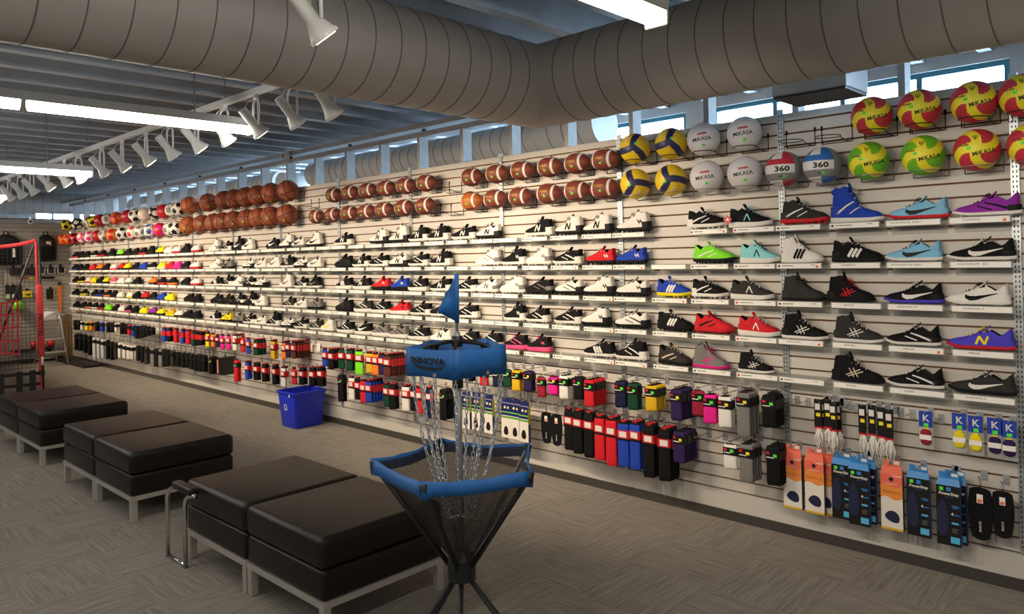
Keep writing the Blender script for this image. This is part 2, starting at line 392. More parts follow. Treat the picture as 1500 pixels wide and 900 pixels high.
# ------------------------------------------------------------------ ducts
M_DUCTLIT = mat('duct_daylit', (.62, .61, .59), .45, noise=.03, scale=5)  # lighter copy of the duct paint, back-room light put into the colour
def duct(name, label, p0, p1, r, seam=.15, r2=None, cat='duct'):
    p0 = Vector(p0); p1 = Vector(p1); t = thing(name, label, cat, p0)
    v = p1 - p0; n = max(2, int(v.length / seam)); d = v.normalized()
    obj('barrel', smooth_by_angle(MB().tube([(0, 0, 0), v], [r, r2 or r], 40).mesh('barrel')), t, M_DUCTLIT if p0.x > -16 else M_DUCT)
    ring = MB().tube([-d * .003, d * .003], [r + .0025] * 2, 40).mesh('seam')
    for i in range(1, n):
        o = obj('seam', ring, t, M_SEAM, v * (i / n))
        if r2: k = (r + (r2 - r) * i / n + .004) / (r + .004); o.scale = (k, k, 1) if abs(d.z) > .9 else ((1, k, k) if abs(d.x) > .9 else (k, 1, k))
    for f in (.15, .85):
        c = v * f; obj('hanger_rod', MB().cyl((c.x, c.y, r * .98), (c.x, c.y, ZD - p0.z), .006, 6).mesh('hanger_rod'), t, M_GALV)
    return t
XA, YCD, ZDU, RD = -3.08, -1.06, 2.80, .25
# big painted duct: comes over the room, mitres and turns along the wall
td = thing('air_duct', 'large grey spiral duct crossing the room and turning along the wall', 'duct', (XA, YCD, ZDU))
n = 40
def ringpts(fn): return [fn(2 * PI * i / n) for i in range(n)]
run1 = MB().loft([ringpts(lambda a: (RD * math.cos(a), -5.5, RD * math.sin(a))), ringpts(lambda a: (RD * math.cos(a), -RD * math.cos(a) * -1 * -1 if False else RD * math.cos(a) * -1 * 1.0, RD * math.sin(a)))], True, True)
obj('run', smooth_by_angle(run1.mesh('run')), td, M_DUCT)
run2 = MB().loft([ringpts(lambda a: (-RD * math.cos(a) * -1, -RD * math.cos(a), RD * math.sin(a))), ringpts(lambda a: (6.9, -RD * math.cos(a), RD * math.sin(a)))], True, True)
obj('run', smooth_by_angle(run2.mesh('run')), td, M_DUCT)
s1 = MB().tube([(0, -.002, 0), (0, .002, 0)], [RD + .0025] * 2, 40).mesh('seam'); s2 = MB().tube([(-.002, 0, 0), (.002, 0, 0)], [RD + .0025] * 2, 40).mesh('seam')
for i in range(34): obj('seam', s1, td, M_SEAM, (0, -.34 - .15 * i, 0))
for i in range(36): obj('seam', s2, td, M_SEAM, (.34 + .15 * i, 0, 0))
duct('air_duct', 'pale spiral duct behind the studs above the footballs', (-9.2, 1.15, 2.955), (-4.95, 1.15, 2.955), .175)
duct('air_duct', 'pale spiral duct behind the studs above the basketballs', (-15.9, 1.15, 2.93), (-10.1, 1.15, 2.93), .165)
duct('air_duct', 'bluish flared duct behind the studs above the last football', (-4.93, 1.15, 2.985), (-4.2, 1.15, 2.985), .205, .16)
dk = duct('duct_outlet', 'round pale duct end cap behind the studs by the camera', (-9.62, 1.2, 2.86), (-9.62, .85, 2.86), .15, .2, cat='duct outlet')
duct('air_duct', 'large grey duct running above the far slat wall', (-16.6, -4.5, 2.99), (-16.6, 1.2, 2.99), .2)
M_DARK = mat('dark_plastic', (.03, .03, .035), .5)
duct('air_duct', 'dark round duct low above the far slat wall', (-17.2, -1.15, 2.72), (-17.2, -.3, 2.72), .16)

# hanging box unit over the slat wall
tb = thing('heater_unit', 'grey box unit with dark underside hanging above the slat wall', 'heater', (-1.83, -.5, 2.6))
obj('casing', MB().rbox(0, .40, 0, .34, .012, .30, .01).mesh('casing'), tb, mat('unit_grey', (.42, .40, .38), .45))
obj('underside', MB().box(.006, .394, .006, .334, 0, .012).mesh('underside'), tb, M_DARK)
obj('bracket', MB().box(.02, .05, .1, .13, .3, .54).box(.35, .38, .1, .13, .3, .54).mesh('bracket'), tb, M_DARK)
# cameras
def sec_cam(label, loc, rz):
    t = thing('security_camera', label, 'camera', loc, rz)
    obj('housing', MB().rbox(-.035, .035, -.07, .0, -.04, .04, .012).mesh('housing', True), t, paint('w'))
    obj('lens', MB().cyl((0, -.071, 0), (0, -.08, 0), .022, 14).mesh('lens'), t, M_DARK)
    obj('mount', MB().cyl((0, -.02, .04), (0, -.02, .09), .018, 10).mesh('mount'), t, paint('w'))
p = wall(421, 229, -.05); sec_cam('small white security camera on the beam over the basketballs', (p.x, -.02, p.z), -.4)
p = on(43, 325, 0, XF); sec_cam('small white security camera high on the far slat wall', (XF + .005, p.y, p.z), PI / 2)
# ------------------------------------------------------------------ shoes
def lerp(tab, s):
    for (a, va), (b, vb) in zip(tab, tab[1:]):
        if s <= b:
            t = (s - a) / (b - a) if b > a else 0; t = t * t * (3 - 2 * t) * .5 + t * .5; return va + (vb - va) * t
    return tab[-1][1]
WB = [(0, .016), (.03, .026), (.08, .032), (.2, .034), (.35, .033), (.5, .037), (.65, .043), (.75, .046), (.85, .043), (.93, .034), (.97, .024), (1, .008)]
KIND = dict(
    low=dict(L=.285, hc=.106, hh=.112, t=(.020, .015), lift=.011, studs='cleat', spring=.010),
    mid=dict(L=.285, hc=.136, hh=.138, t=(.021, .016), lift=.011, studs='cleat', spring=.010),
    high=dict(L=.285, hc=.166, hh=.163, t=(.021, .016), lift=.011, studs='cleat', spring=.010),
    turf=dict(L=.285, hc=.114, hh=.120, t=(.034, .024), lift=.006, studs='nub', spring=.012),
    court=dict(L=.300, hc=.118, hh=.120, t=(.032, .020), lift=0, studs=None, spring=.012),
    wrest=dict(L=.275, hc=.150, hh=.150, t=(.015, .012), lift=0, studs=None, spring=.008),
    boot=dict(L=.300, hc=.205, hh=.208, t=(.026, .014), lift=0, studs=None, spring=.008),
    flat=dict(L=.300, hc=.116, hh=.124, t=(.026, .013), lift=0, studs=None, spring=.006),
    spike=dict(L=.295, hc=.100, hh=.106, t=(.014, .010), lift=.004, studs='pin', spring=.016),
)
KWORD = dict(low='low cleat', mid='mid-cut cleat', high='high-top cleat', turf='turf trainer', court='court shoe', wrest='wrestling shoe', boot='boxing boot', flat='lifting shoe', spike='track spike')
ST = [0, .03, .08, .14, .2, .27, .34, .40, .46, .52, .58, .64, .70, .76, .82, .88, .93, .97, 1.0]
NCOL = 6      # last collar station index
SHOE = {}
LOGO = dict(
    swoosh=[[(.66, .60, .005), (.65, .42, .017), (.59, .30, .024), (.50, .32, .021), (.38, .45, .012), (.16, .68, .003)]],
    stripes=[[(.34 + d, .12, .016), (.44 + d, .80, .016)] for d in (0, .085, .17)],
    N=[[(.37, .18, .011), (.42, .80, .011)], [(.42, .80, .011), (.50, .18, .011)], [(.50, .18, .011), (.55, .80, .011)]],
    cross=[[(.30, .30, .005), (.58, .72, .005)], [(.34, .22, .005), (.64, .60, .005)], [(.36, .78, .005), (.46, .20, .005)], [(.44, .80, .005), (.54, .22, .005)]],
    H=[[(.16, .35, .008), (.22, .70, .008)], [(.24, .35, .008), (.30, .70, .008)], [(.18, .52, .006), (.29, .52, .006)]],
    slash=[[(.14, .20, .012), (.34, .55, .010), (.52, .80, .006)], [(.40, .20, .006), (.62, .55, .006)]],
    A=[[(.40, .20, .008), (.47, .78, .008)], [(.47, .78, .008), (.56, .20, .008)]],
)
def shoe_parts(kind, logo):
    key = (kind, logo)
    if key in SHOE: return SHOE[key]
    K = KIND[kind]; L, hc, hh, lift = K['L'], K['hc'], K['hh'], K['lift']
    tall = hc > .125
    TOP = [(0, hh), (.08, hh - .004), (.2, hc - (.026 if not tall else .010)), (.34, hc + .004), (.40, hc - .004 if not tall else hc - .02),
           (.52, min(hc - .012, .105) if tall else hc - .014), (.64, .082 if not tall else .080), (.76, .066), (.88, .054), (.95, .042), (1, .022)]
    if tall: TOP = [(0, hh - .012), (.08, hh - .004), (.2, hc - .008), (.30, hc + .006), (.36, hc - .002), (.42, hc - (.022 if hc < .145 else .036)), (.52, min(hc - .03, .104)), (.64, .080), (.76, .066), (.88, .054), (.95, .042), (1, .022)]
    if kind == 'spike': TOP = [(0, hh), (.06, hh - .004), (.18, hc - .032), (.34, hc - .004), (.46, hc - .010), (.6, .072), (.76, .056), (.9, .042), (1, .018)]
    sp = lambda s: K['spring'] * max(0, (s - .68) / .32) ** 2 + .003 * max(0, (.06 - s) / .06)
    tk = lambda s: K['t'][0] + (K['t'][1] - K['t'][0]) * s
    wbn = .93 if kind in ('spike', 'wrest') else 1.0
    X = lambda s: -L / 2 + L * s
    def sect(k):
        s = ST[k]; b = lerp(WB, s) * wbn; z0 = lift + sp(s) + tk(s); h = lift + sp(s) * .8 + lerp(TOP, s); out = []
        if k <= NCOL:
            wr = min(b, .024 + .006 * min(1, s / .15)); fs = [0, .28, .58, .84, 1]
            xs = (.012 if not tall else .024) * (1 - s / (.08 if not tall else .22)) if s < (.08 if not tall else .22) else 0
            L_ = [(b + (wr - b) * (f ** 1.3) + .003 * math.sin(PI * f), z0 + (h - z0) * f) for f in fs]
            inn = [(wr - .006, h - .006), (0, z0 + .012), (-(wr - .006), h - .006)]
            pts = L_ + inn + [(-y, z) for y, z in reversed(L_)]
            if k == 0: pts = [(y, z) for y, z in pts]; pts[6] = (0, h - .008)
        else:
            e = .78 if s < .66 else .62
            pts = []
            for i in range(13):
                a = PI * i / 12; pts.append((b * math.copysign(abs(math.cos(a)) ** .8, math.cos(a)), z0 + (h - z0) * math.sin(a) ** e))
        return [(X(s) + (xs if k <= NCOL else 0) * .7 * (z - z0) / (h - z0), y, z) for y, z in pts]
    rings = [sect(k) for k in range(len(ST))]
    up = MB(); up.loft(rings, False, False, skip=lambda a, i: a <= NCOL and 4 <= i <= 7)
    n = 13; up.f.append(tuple(range(4, -1, -1)) + tuple(range(12, 7, -1))); up.f.append(tuple(range((len(ST) - 1) * n, len(ST) * n)))
    out = {'upper': smooth_by_angle(up.mesh('upper'), 55)}
    li = MB(); li.loft(rings[:NCOL + 2], False, False, skip=lambda a, i: not (4 <= i <= 7)); out['lining'] = li.mesh('lining', True)
    # sole
    so = []
    for s in ST:
        b = lerp(WB, s) * wbn + .0045; z0 = lift + sp(s); z1 = z0 + tk(s) + .005; x = X(s) + (.006 if s == 1 else (-.007 if s == 0 else 0))
        so.append([(x, b - .004, z0), (x, b, z0 + .005), (x, b, z1 - .003), (x, b - .006, z1), (x, -b + .006, z1), (x, -b, z1 - .003), (x, -b, z0 + .005), (x, -b + .004, z0)])
    out['sole'] = smooth_by_angle(MB().loft(so).mesh('sole'), 50)
    if K['studs']:
        st = MB()
        if K['studs'] == 'cleat':
            for s, y in ((.08, .018), (.08, -.018), (.22, .02), (.22, -.02), (.56, .025), (.56, -.025), (.70, .033), (.70, -.033), (.84, .026), (.84, -.026), (.95, 0)):
                st.tube([(X(s), y, lift + sp(s) + .002), (X(s), y, 0)], [.0085, .0055], 6)
        elif K['studs'] == 'nub':
            for i in range(9):
                for y in (-.026, 0, .026):
                    s = .06 + .1 * i; b = lerp(WB, s); st.box(X(s) - .008, X(s) + .008, y * b / .04 - .006, y * b / .04 + .006, sp(s) * .8, lift + sp(s) + .002)
        else:
            for s, y in ((.62, .02), (.62, -.02), (.75, .026), (.75, -.026), (.88, .016), (.88, -.016)): st.tube([(X(s), y, lift + sp(s) + .002), (X(s), y, .0)], [.006, .002], 6)
            st.box(X(.1), X(.24), -.014, .014, 0.0, lift + .002)
        out['studs'] = st.mesh('studs')
    def top(s): return lift + sp(s) * .8 + lerp(TOP, s)
    # tongue and laces
    tg = MB(); ts = [(.56, .0), (.48, .004), (.41, .008), (.345, .024 if not tall else .02)]
    rr = []
    for s, d in ts:
        z = top(s) + d; w = .021
        rr.append([(X(s), w, z - .005), (X(s), w * .6, z + .002), (X(s), -w * .6, z + .002), (X(s), -w, z - .005), (X(s) + .004, 0, z - .008)])
    out['tongue'] = tg.loft(rr).mesh('tongue', True)
    lc = MB(); s0, s1 = (.42, .66) if kind != 'spike' else (.40, .68)
    for i in range(6):
        s = s0 + (s1 - s0) * i / 5; w = .020 - .001 * i; z = top(s); x = X(s); dx = .010 * (1 if i % 2 else -1)
        lc.tube([(x - dx * .5, w, z - .006), (x, 0, z + .005), (x + dx * .5, -w, z - .006)], .0028, 5)
    s = .43; z = top(s) + .006; x = X(s)
    for sg in (-1, 1):
        lc.tube([(x, 0, z), (x + .006, sg * .018, z + .014), (x + .016, sg * .034, z + .006), (x + .012, sg * .022, z - .002), (x, 0, z)], .0024, 4)
        lc.tube([(x, 0, z), (x + .018, sg * .012, z + .004), (x + .034, sg * .028, z - .014)], .0022, 4)
    out['laces'] = lc.mesh('laces', True)
    # side mark
    H0 = {'spike': .066, 'boot': .13, 'wrest': .085, 'high': .09, 'mid': .085}.get(kind, .072)
    def side(s, f, sg):
        s = max(0, min(1, s)); z0 = lift + sp(s) + tk(s); h = top(s); b = lerp(WB, s) * wbn
        if s <= .37:
            f = max(0, min(1, f * H0 / (h - z0)))
            wr = min(b, .024 + .006 * min(1, s / .15)); y = b + (wr - b) * (f ** 1.3) + .003 * math.sin(PI * f); z = z0 + (h - z0) * f
        else:
            e = .78 if s < .66 else .62; f = max(0, min(.93, f * H0 / (h - z0))); z = z0 + (h - z0) * f; y = b * max(0, 1 - (f ** (1 / e)) ** 2) ** .4
        return (X(s), sg * (y + .0024), z)
    if logo in LOGO:
        for sg in (-1, 1):
            mk = MB()
            for st_ in LOGO[logo]:
                if logo == 'N' and sg > 0: st_ = [(.92 - q[0], q[1], q[2]) for q in st_]
                P2 = []
                for (a, b) in zip(st_, st_[1:]):
                    for q in range(4): t = q / 4; P2.append(tuple(a[i] + (b[i] - a[i]) * t for i in range(3)))
                P2.append(st_[-1]); H = H0; vs = []
                for i, (s, f, w) in enumerate(P2):
                    a = P2[max(0, i - 1)]; b = P2[min(len(P2) - 1, i + 1)]; dx, dz = (b[0] - a[0]) * L, (b[1] - a[1]) * H; n_ = math.hypot(dx, dz) or 1; nx_, nz_ = -dz / n_, dx / n_
                    hf = w / 2; vs.append(side(s + nx_ * hf / L, max(.02, f + nz_ * hf / H), sg)); vs.append(side(s - nx_ * hf / L, max(.02, f - nz_ * hf / H), sg))
                m_ = len(P2); mk.add(vs, [(2 * i, 2 * i + 1, 2 * i + 3, 2 * i + 2) for i in range(m_ - 1)])
            out['side_mark' if sg < 0 else 'side_mark_inner'] = mk.mesh('side_mark')
    if kind == 'boot' :
        stp = MB(); zc = lift + hc - .022
        ring = [(X(.18) + .058 * math.cos(a), .034 * math.sin(a), zc + .006 * math.cos(a)) for a in [2 * PI * i / 16 for i in range(17)]]
        stp.loft([[(p[0], p[1], p[2] - .013) for p in ring], [(p[0], p[1], p[2] + .013) for p in ring]], False, False); out['strap'] = stp.mesh('strap', True)
    # heel counter
    hc_ = MB(); rr = []
    for s in (.0, .02, .06, .12, .17):
        rr.append([side(s, f, 1) for f in (.03, .25, .5)])
    rr = [[(p[0] - (.004 if i < 2 else 0), p[1], p[2]) for p in r] for i, r in enumerate(rr)]
    hc_.loft(list(reversed(rr)) + [[(p[0], -p[1], p[2]) for p in r] for r in rr], False, False)
    out['heel_counter'] = hc_.mesh('heel_counter', True)
    SHOE[key] = out; return out

# row data: px, kind, upper, sole, accent, logo, direction (L toe left / R toe right)
SH = {1: """1445 spike u w k slash L;1344 spike l r d swoosh L;1256 boot b w w slash R;1179 mid d r w slash R;1100 court k w c A R;1037 low k w w slash R;928 mid w k k H L
876 mid w k k N L;834 mid w k k N L;790 mid k w w N L;716 low w k k N L;680 low k w w N L;643 mid k w w N L;614 mid k w w N L;585 high w k k N L;556 mid w k k N L;504 low k w w N L
461 high w k k swoosh L;438 low w g k swoosh L;420 high w k k H L;400 low k d w swoosh L;364 mid w w k swoosh L;349 high k k w swoosh L;333 low k w w slash L;315 high w w g H L
287 low w r r swoosh L;272 mid k k g swoosh L;259 low w r r slash L;247 low w w g swoosh L;235 low y k k stripes L;221 mid k k g swoosh L;209 low k r r slash L;198 low k k w slash L;187 low k k w slash L;177 low n k w swoosh L;163 mid k k g H L;149 low k r r slash L;138 low k w w slash L;127 low k k r slash L;119 low k k g slash L;111 low k r r slash L""",
2: """1437 spike k w w swoosh L;1338 spike l w d swoosh L;1257 flat k k w stripes R;1176 wrest w w k stripes R;1114 court c w k A R;1047 low n k w slash R;925 low b k w H L
880 low r k w H L;832 low k w w slash L;790 mid w w g H L;753 mid k w w H L;716 mid w w g slash L;646 mid k w w N L;614 low k w w slash L;585 low w k k N L;556 low k w w slash L;530 low k w w N L;504 turf k k d slash L
462 low w w g swoosh L;442 low w k k slash L;422 mid k w w cross L;402 mid w w g swoosh L;383 low w w g swoosh L;365 low w k k slash L;334 low g k k swoosh L;317 mid w w g H L
286 low w r r swoosh L;272 low k d g slash L;260 low m m w swoosh L;249 low r r w swoosh L;237 low y w w swoosh L;223 low k w w slash L;210 low b b w swoosh L;199 low k k g slash L;187 low y k k stripes L;178 low r k w slash L;167 low w p p slash L;156 low k k r slash L;147 low o k k slash L;136 low r r w slash L;126 low k k g slash L;117 low k k g slash L;110 low k b b slash L""",
3: """1432 spike w w k swoosh L;1338 spike k q w swoosh L;1247 wrest k k r cross R;1178 wrest d k k none R;1103 court d w w A R;1041 low k w w slash R;988 low b y w stripes R;927 low w k k H L
878 mid w k k H L;834 low w k k slash L;791 low k k g slash L;752 mid w w g H L;715 low w w g N L;684 low k w w slash L;647 low k w w N L;613 turf k w w slash L;586 turf b k w H L;559 turf r k w H L;531 turf k w w N L;505 turf k w w stripes L
460 mid k w g swoosh L;442 low k w w slash L;420 high w w g swoosh L;383 low w k k slash L;366 low k k w slash L;349 mid w w g H L;334 mid k w w slash L;318 low k w w stripes L
287 low w r r swoosh L;272 low k k g slash L;252 low k o o slash L;237 low k r r slash L;224 low o k k slash L;201 low k k g slash L;189 low w g g slash L;178 low w w p slash L;167 low p w w slash L;156 low y k k slash L;147 low k k g slash L;138 low y y k slash L;130 low w p p slash L;119 low k y y slash L;111 low k k g slash L""",
4: """1436 spike q r y N L;1337 spike k w w slash L;1258 wrest d w w cross R;1180 wrest k w w cross R;1113 court r w w A R;1047 low r r k slash R;990 low k k w stripes R;926 low w k k slash L
873 mid w k k H L;833 low k w w slash L;788 low k w w slash L;755 mid k w w H L;684 low k w w slash L;647 low k w w N L;617 low k w w slash L;586 turf r w k H L;558 turf k w w slash L;533 turf d w w slash L;505 turf k k d stripes L
462 low g k k slash L;442 low w w g swoosh L;424 low d w w slash L;383 mid w w g swoosh L;368 high k k w H L;351 mid k k w slash L;334 low k k d slash L;318 low k k d slash L
288 low k k g swoosh L;277 low k k g slash L;249 low y y k swoosh L;237 low b b w swoosh L;224 low k d g slash L;213 low r k k slash L;200 low k k w slash L;191 low w y y slash L;177 low w w g slash L;167 low k k g slash L;158 low k o o slash L;147 low k b b slash L;139 low k k g slash L;123 low k y y slash L;111 low k k g slash L""",
5: """1438 spike d k w swoosh L;1340 spike k w w slash L;1257 wrest k k a cross R;1108 wrest k w w cross R;1042 wrest g m m cross R;990 flat d k a slash R;925 mid k w w slash L
878 low k w w stripes L;790 turf k p p H L;756 turf k p p slash L;718 turf k w w slash L;686 turf k w w slash L;647 turf w w k N L;614 turf k w w slash L;584 turf g w k slash L;558 turf g w k slash L;533 turf k w w swoosh L;507 turf k w w slash L
481 mid w w y swoosh L;464 low d w w slash L;442 low k w w slash L;423 low w k k slash L;401 high k w w slash L;383 low w w g swoosh L;366 low k w w slash L;350 low g k k slash L;333 low y k k slash L;316 low k w w stripes L
287 low k k g swoosh L;275 low k k g slash L;263 low w k k slash L;250 low h y w slash L;236 low y k k slash L;224 low u k w slash L;211 low y y k slash L;198 low k k g slash L;188 low k p p slash L;179 low w w p slash L;170 low k k g slash L;159 low n n k slash L;148 low k r r slash L;139 low k w w slash L;130 low k o o slash L;122 low k k g slash L;112 low k k g slash L"""}
RW = {1: 'top', 2: 'second', 3: 'third', 4: 'fourth', 5: 'bottom'}
LEN_FAR = .265
SHELF_DZ = .034
def cdesc(u, so, ac, kind):
    d = CNAME[u]
    if ac != u and ac != so: d += ' and ' + CNAME[ac]
    t = d + ' ' + KWORD[kind]
    if so != u: t += ' with %s sole' % CNAME[so]
    return t
for row in range(1, 6):
    items = [q.split() for q in SH[row].replace('\n', ';').split(';')]
    pxs = [float(q[0]) for q in items]; xs_ = [wall(v, 420, -.062).x for v in pxs]
    for i, (px, kind, u, so, ac, logo, dr) in enumerate(items):
        px = float(px); zr = ROWZ[row - 1] + SHELF_DZ
        # pixel height of the shoe's middle at this column is found from the shelf height
        py = 400.0
        for _ in range(3):
            p = wall(px, py, -.062); py += (p.z - (zr + .04)) / (wall(px, py, -.062).z - wall(px, py + 1, -.062).z)
        x = wall(px, py, -.062).x
        lab = '%s, %s shoe from the right in the %s shoe row' % (cdesc(u, so, ac, kind), ordn(i + 1), RW[row])
        if len(lab.split()) > 16: lab = '%s %s, %s shoe from the right in the %s shoe row' % (CNAME[u], KWORD[kind], ordn(i + 1), RW[row])
        rz = (PI if dr == 'L' else 0) + R_.uniform(-.05, .05) + (.06 if dr == 'L' else -.04)
        t = thing('shoe', lab, 'shoe', (x, -.062, zr), rz, 'shoes on the wall shelves')
        far = px < 300
        sc = .80 if far else (.90 if px < 500 else (.95 if px < 950 else 1.0))
        if px == 1108: sc = .82
        gap = min([abs(xs_[i] - v) for j, v in enumerate(xs_) if j != i]); sx = min(sc, max(.72, gap / (KIND[kind]['L'] + .022)))
        t.scale = (sx, sc, sc if not far else .92)
        pr = shoe_parts(kind, logo if not far else 'none')
        for nm, me in pr.items():
            if far and nm not in ('upper', 'sole', 'lining', 'laces', 'studs'): continue
            c = dict(upper=u, lining='k' if u != 'k' else 'd', sole=so, studs=so if so != 'w' else 'w', tongue=u, laces=ac if far or ac != 'k' or u == 'w' else 'k', side_mark=ac, side_mark_inner=ac, strap='b', heel_counter=ac if u in 'wk' and logo in ('H', 'slash', 'N') and kind in ('mid', 'high', 'low') or px == 1445 else u)[nm]
            o = obj('side_mark' if nm == 'side_mark_inner' else nm, me, t, rubber(c) if nm in ('sole', 'studs', 'heel_counter') else fabric(c))
            if nm == 'studs': o['kind'] = 'stuff'
# red swing ticket on the court shoe, top row
p = wall(1066, 322, -.12)
t = thing('swing_ticket', 'red diamond swing ticket with white mark hanging on a black court shoe', 'tag', (p.x, -.122, p.z), 0)
obj('card', MB().add([(-.03, 0, 0), (0, 0, -.03), (.03, 0, 0), (0, 0, .03), (-.03, .0015, 0), (0, .0015, -.03), (.03, .0015, 0), (0, .0015, .03)], [(0, 1, 2, 3), (7, 6, 5, 4), (0, 4, 5, 1), (1, 5, 6, 2), (2, 6, 7, 3), (3, 7, 4, 0)]).mesh('card'), t, paint('r'))
obj('print', text_mesh('A', .03, lambda x, z: 0, off=.0008, bold=.001), t, paint('w'))

# ------------------------------------------------------------------ acrylic shelves, four to a bay
SL = .266; SD = .118
plate = MB().box(-SL / 2 - .006, SL / 2 + .006, -SD, -.0005, .029, .0335).mesh('plate')
lip = MB().box(-SL / 2 - .006, SL / 2 + .006, -SD - .0025, -SD, -.002, .0335).mesh('lip')
back = MB().box(-SL / 2 - .006, SL / 2 + .006, -.0035, -.0005, -.045, .029).mesh('back_leg')
tagm = MB().box(-SL / 2, SL / 2, -SD - .0037, -SD - .0026, .0, .0285).mesh('price_strip')
prints = []
for v in range(4):
    rr = random.Random(v); mb = MB(); y0, y1 = -SD - .0042, -SD - .0036
    mb.box(-.125, -.112, y0, y1, .009, .020); x = -.10
    while x < -.10 + (.05, .07, .06, .085)[v]:
        w = rr.uniform(.004, .011); mb.box(x, x + w, y0, y1, .013, .018); x += w + .0025
    mb.box(.07, .075, y0, y1, .018, .021).box(.08, .10, y0, y1, .018, .021)
    prints.append(mb.mesh('print'))
sale = MB().box(.104, .118, -SD - .0043, -SD - .0036, .003, .017).mesh('sale_dot')
redl = MB().box(-.126, -.112, -SD - .0043, -SD - .0036, .008, .020).mesh('logo_square')
SKIP = {(1, 7), (1, 6)}
PRICE_TXT = {(1, 1): 'ZOOM RIVAL M9   BL/BLU', (2, 1): 'ZOOM RIVAL D10  BL/BLU', (2, 0): 'ZOOM RIVAL M9    BLK', (2, 2): 'POWERLIFT 4', (3, 1): 'ZOOM RIVAL M9', (3, 0): 'ZOOM RIVAL S9', (4, 0): 'MMD500',
             (4, 1): 'MMD 500', (1, 0): 'ZOOM RIVAL', (3, 2): 'MATFLEX', (4, 2): 'MATFLEX 6', (5, 2): 'MATFLEX', (4, 3): 'SNAPDOWN 2', (5, 1): 'SD100V3', (5, 0): 'ZOOM RIVAL D'}
SALES = {(1, 0), (2, 3), (4, 1), (4, 3), (1, 5), (3, 6), (2, 7), (4, 8), (3, 8), (5, 8), (5, 7), (2, 9), (5, 11)}
for row in range(1, 6):
    n = 0
    for q in range(4 * (NB - 1) + 1):
        if row == 1 and q == 6: continue
        b, s = divmod(q, 4); x = U0 - SP * (b + (.115, .37, .62, .885)[s])
        n += 1
        lab = 'clear acrylic shelf with white price strip, %s from the right under the %s shoe row' % (ordn(n), RW[row])
        t = thing('shoe_shelf', lab, 'shelf', (x, 0, ROWZ[row - 1]), 0, 'clear acrylic shoe shelves')
        obj('plate', plate, t, M_ACR); obj('lip', lip, t, M_ACR)
        if q < 28: obj('back_leg', back, t, M_ACR)
        st = obj('price_strip', tagm, t, M_TAG)
        if q < 22:
            if (row, q) in PRICE_TXT:
                obj('lettering', text_mesh(PRICE_TXT[(row, q)], .0135, lambda x, z: -SD - .0038, cx=-.035, cz=.017, off=.0004, maxe=1), st, M_INK)
            elif (row, q) not in ((3, 9), (2, 6), (4, 13)): obj('print', prints[(q + row) % 4], st, M_INK, kind='stuff')
            if q == 4: obj('logo_square', redl, st, paint('r'))
            if (row, q) in SALES: obj('sale_dot', sale, st, M_INKO)
# ------------------------------------------------------------------ balls
def sph_dir(i, j, NU, NV):
    a = 2 * PI * i / NU; e = -PI / 2 + PI * j / NV; return Vector((math.cos(e) * math.cos(a), math.cos(e) * math.sin(a), math.sin(e)))
def panel_ball(pid, R, NU, NV, tilt=None):
    """sphere split into one mesh for each panel id: {id: mesh}"""
    parts = {}
    for j in range(NV):
        for i in range(NU):
            c = (sph_dir(i + .5, j + .5, NU, NV)); parts.setdefault(pid(c), []).append((i, j))
    out = {}
    for k, fl_ in parts.items():
        idx = {}; vs = []; fs = []
        def vi(i, j):
            i %= NU
            if j in (0, NV): i = 0
            if (i, j) not in idx: idx[(i, j)] = len(vs); vs.append(sph_dir(i, j, NU, NV) * R)
            return idx[(i, j)]
        for i, j in fl_:
            f = [vi(i, j), vi(i + 1, j), vi(i + 1, j + 1), vi(i, j + 1)]; g = []
            for q in f:
                if q not in g: g.append(q)
            if len(g) > 2: fs.append(tuple(g))
        me = bpy.data.meshes.new('panel'); me.from_pydata([tuple(v) for v in vs], [], fs); me.materials.append(None); me.shade_smooth(); out[k] = me
    return out
RV = .106
def yfS(R): return lambda x, z: -math.sqrt(max(1e-6, R * R - x * x - z * z))
def polar(d): return math.acos(max(-1, min(1, -d.y))), math.atan2(d.z, d.x)
def pid_swirl(d):
    th, ph = polar(d); q = (ph - .75 * th + .45 + PI / 4) % (2 * PI); k = int(q / (PI / 2)); df = q - k * PI / 2 - PI / 4
    lat = min(th, PI - th) * math.sin(PI / 4 - abs(df)) if th > .9 else 0
    return ('y', 0) if math.sin(th) * abs(math.sin(df)) < .23 else ('c', (k if df > 0 else (k - 1) % 4) + 4 * (th > PI / 2))
def pid_blue(d):
    th, ph = polar(d); q = (ph + .35 * math.sin(th) + .4 + PI / 3) % (2 * PI); k = int(q / (2 * PI / 3)); df = q - k * 2 * PI / 3 - PI / 3
    return ('c', 0) if math.sin(th) * abs(math.sin(df)) < .21 and math.cos(df) > 0 or th < .24 else ('y', (k if df > 0 else (k - 1) % 3) + 3 * (th > PI / 2))
def pid_360(d):
    a = math.atan2(d.x, -d.y); e = math.asin(max(-1, min(1, d.z)))
    if a > .72 and e > -.55 or a > 1.4 or a < -1.5: return ('g', 0)
    if e > .52: return ('g', 1) if a < -.75 else (('w', 0) if a < .02 else ('c', 0))
    if e > .18: return ('c', 1)
    if e > -.28: return ('w', 1)
    if e > -.72: return ('g', 2)
    return ('c', 2) if a > 0 else ('w', 2)
def pid_white(d):
    th, ph = polar(d); return ('w', int(((ph + .5 * th) % (2 * PI)) / (PI / 3)))
ICO = []
for a in (-1, 1):
    for b in (-1.618, 1.618): ICO += [Vector((0, a, b)).normalized(), Vector((a, b, 0)).normalized(), Vector((b, 0, a)).normalized()]
ROTS = Matrix.Rotation(.5, 3, 'X') @ Matrix.Rotation(.4, 3, 'Z')
ICO = [ROTS @ v for v in ICO]
def pid_soccer(d): return ('c', 0) if max(d.dot(v) for v in ICO) > .93 else ('w', 0)
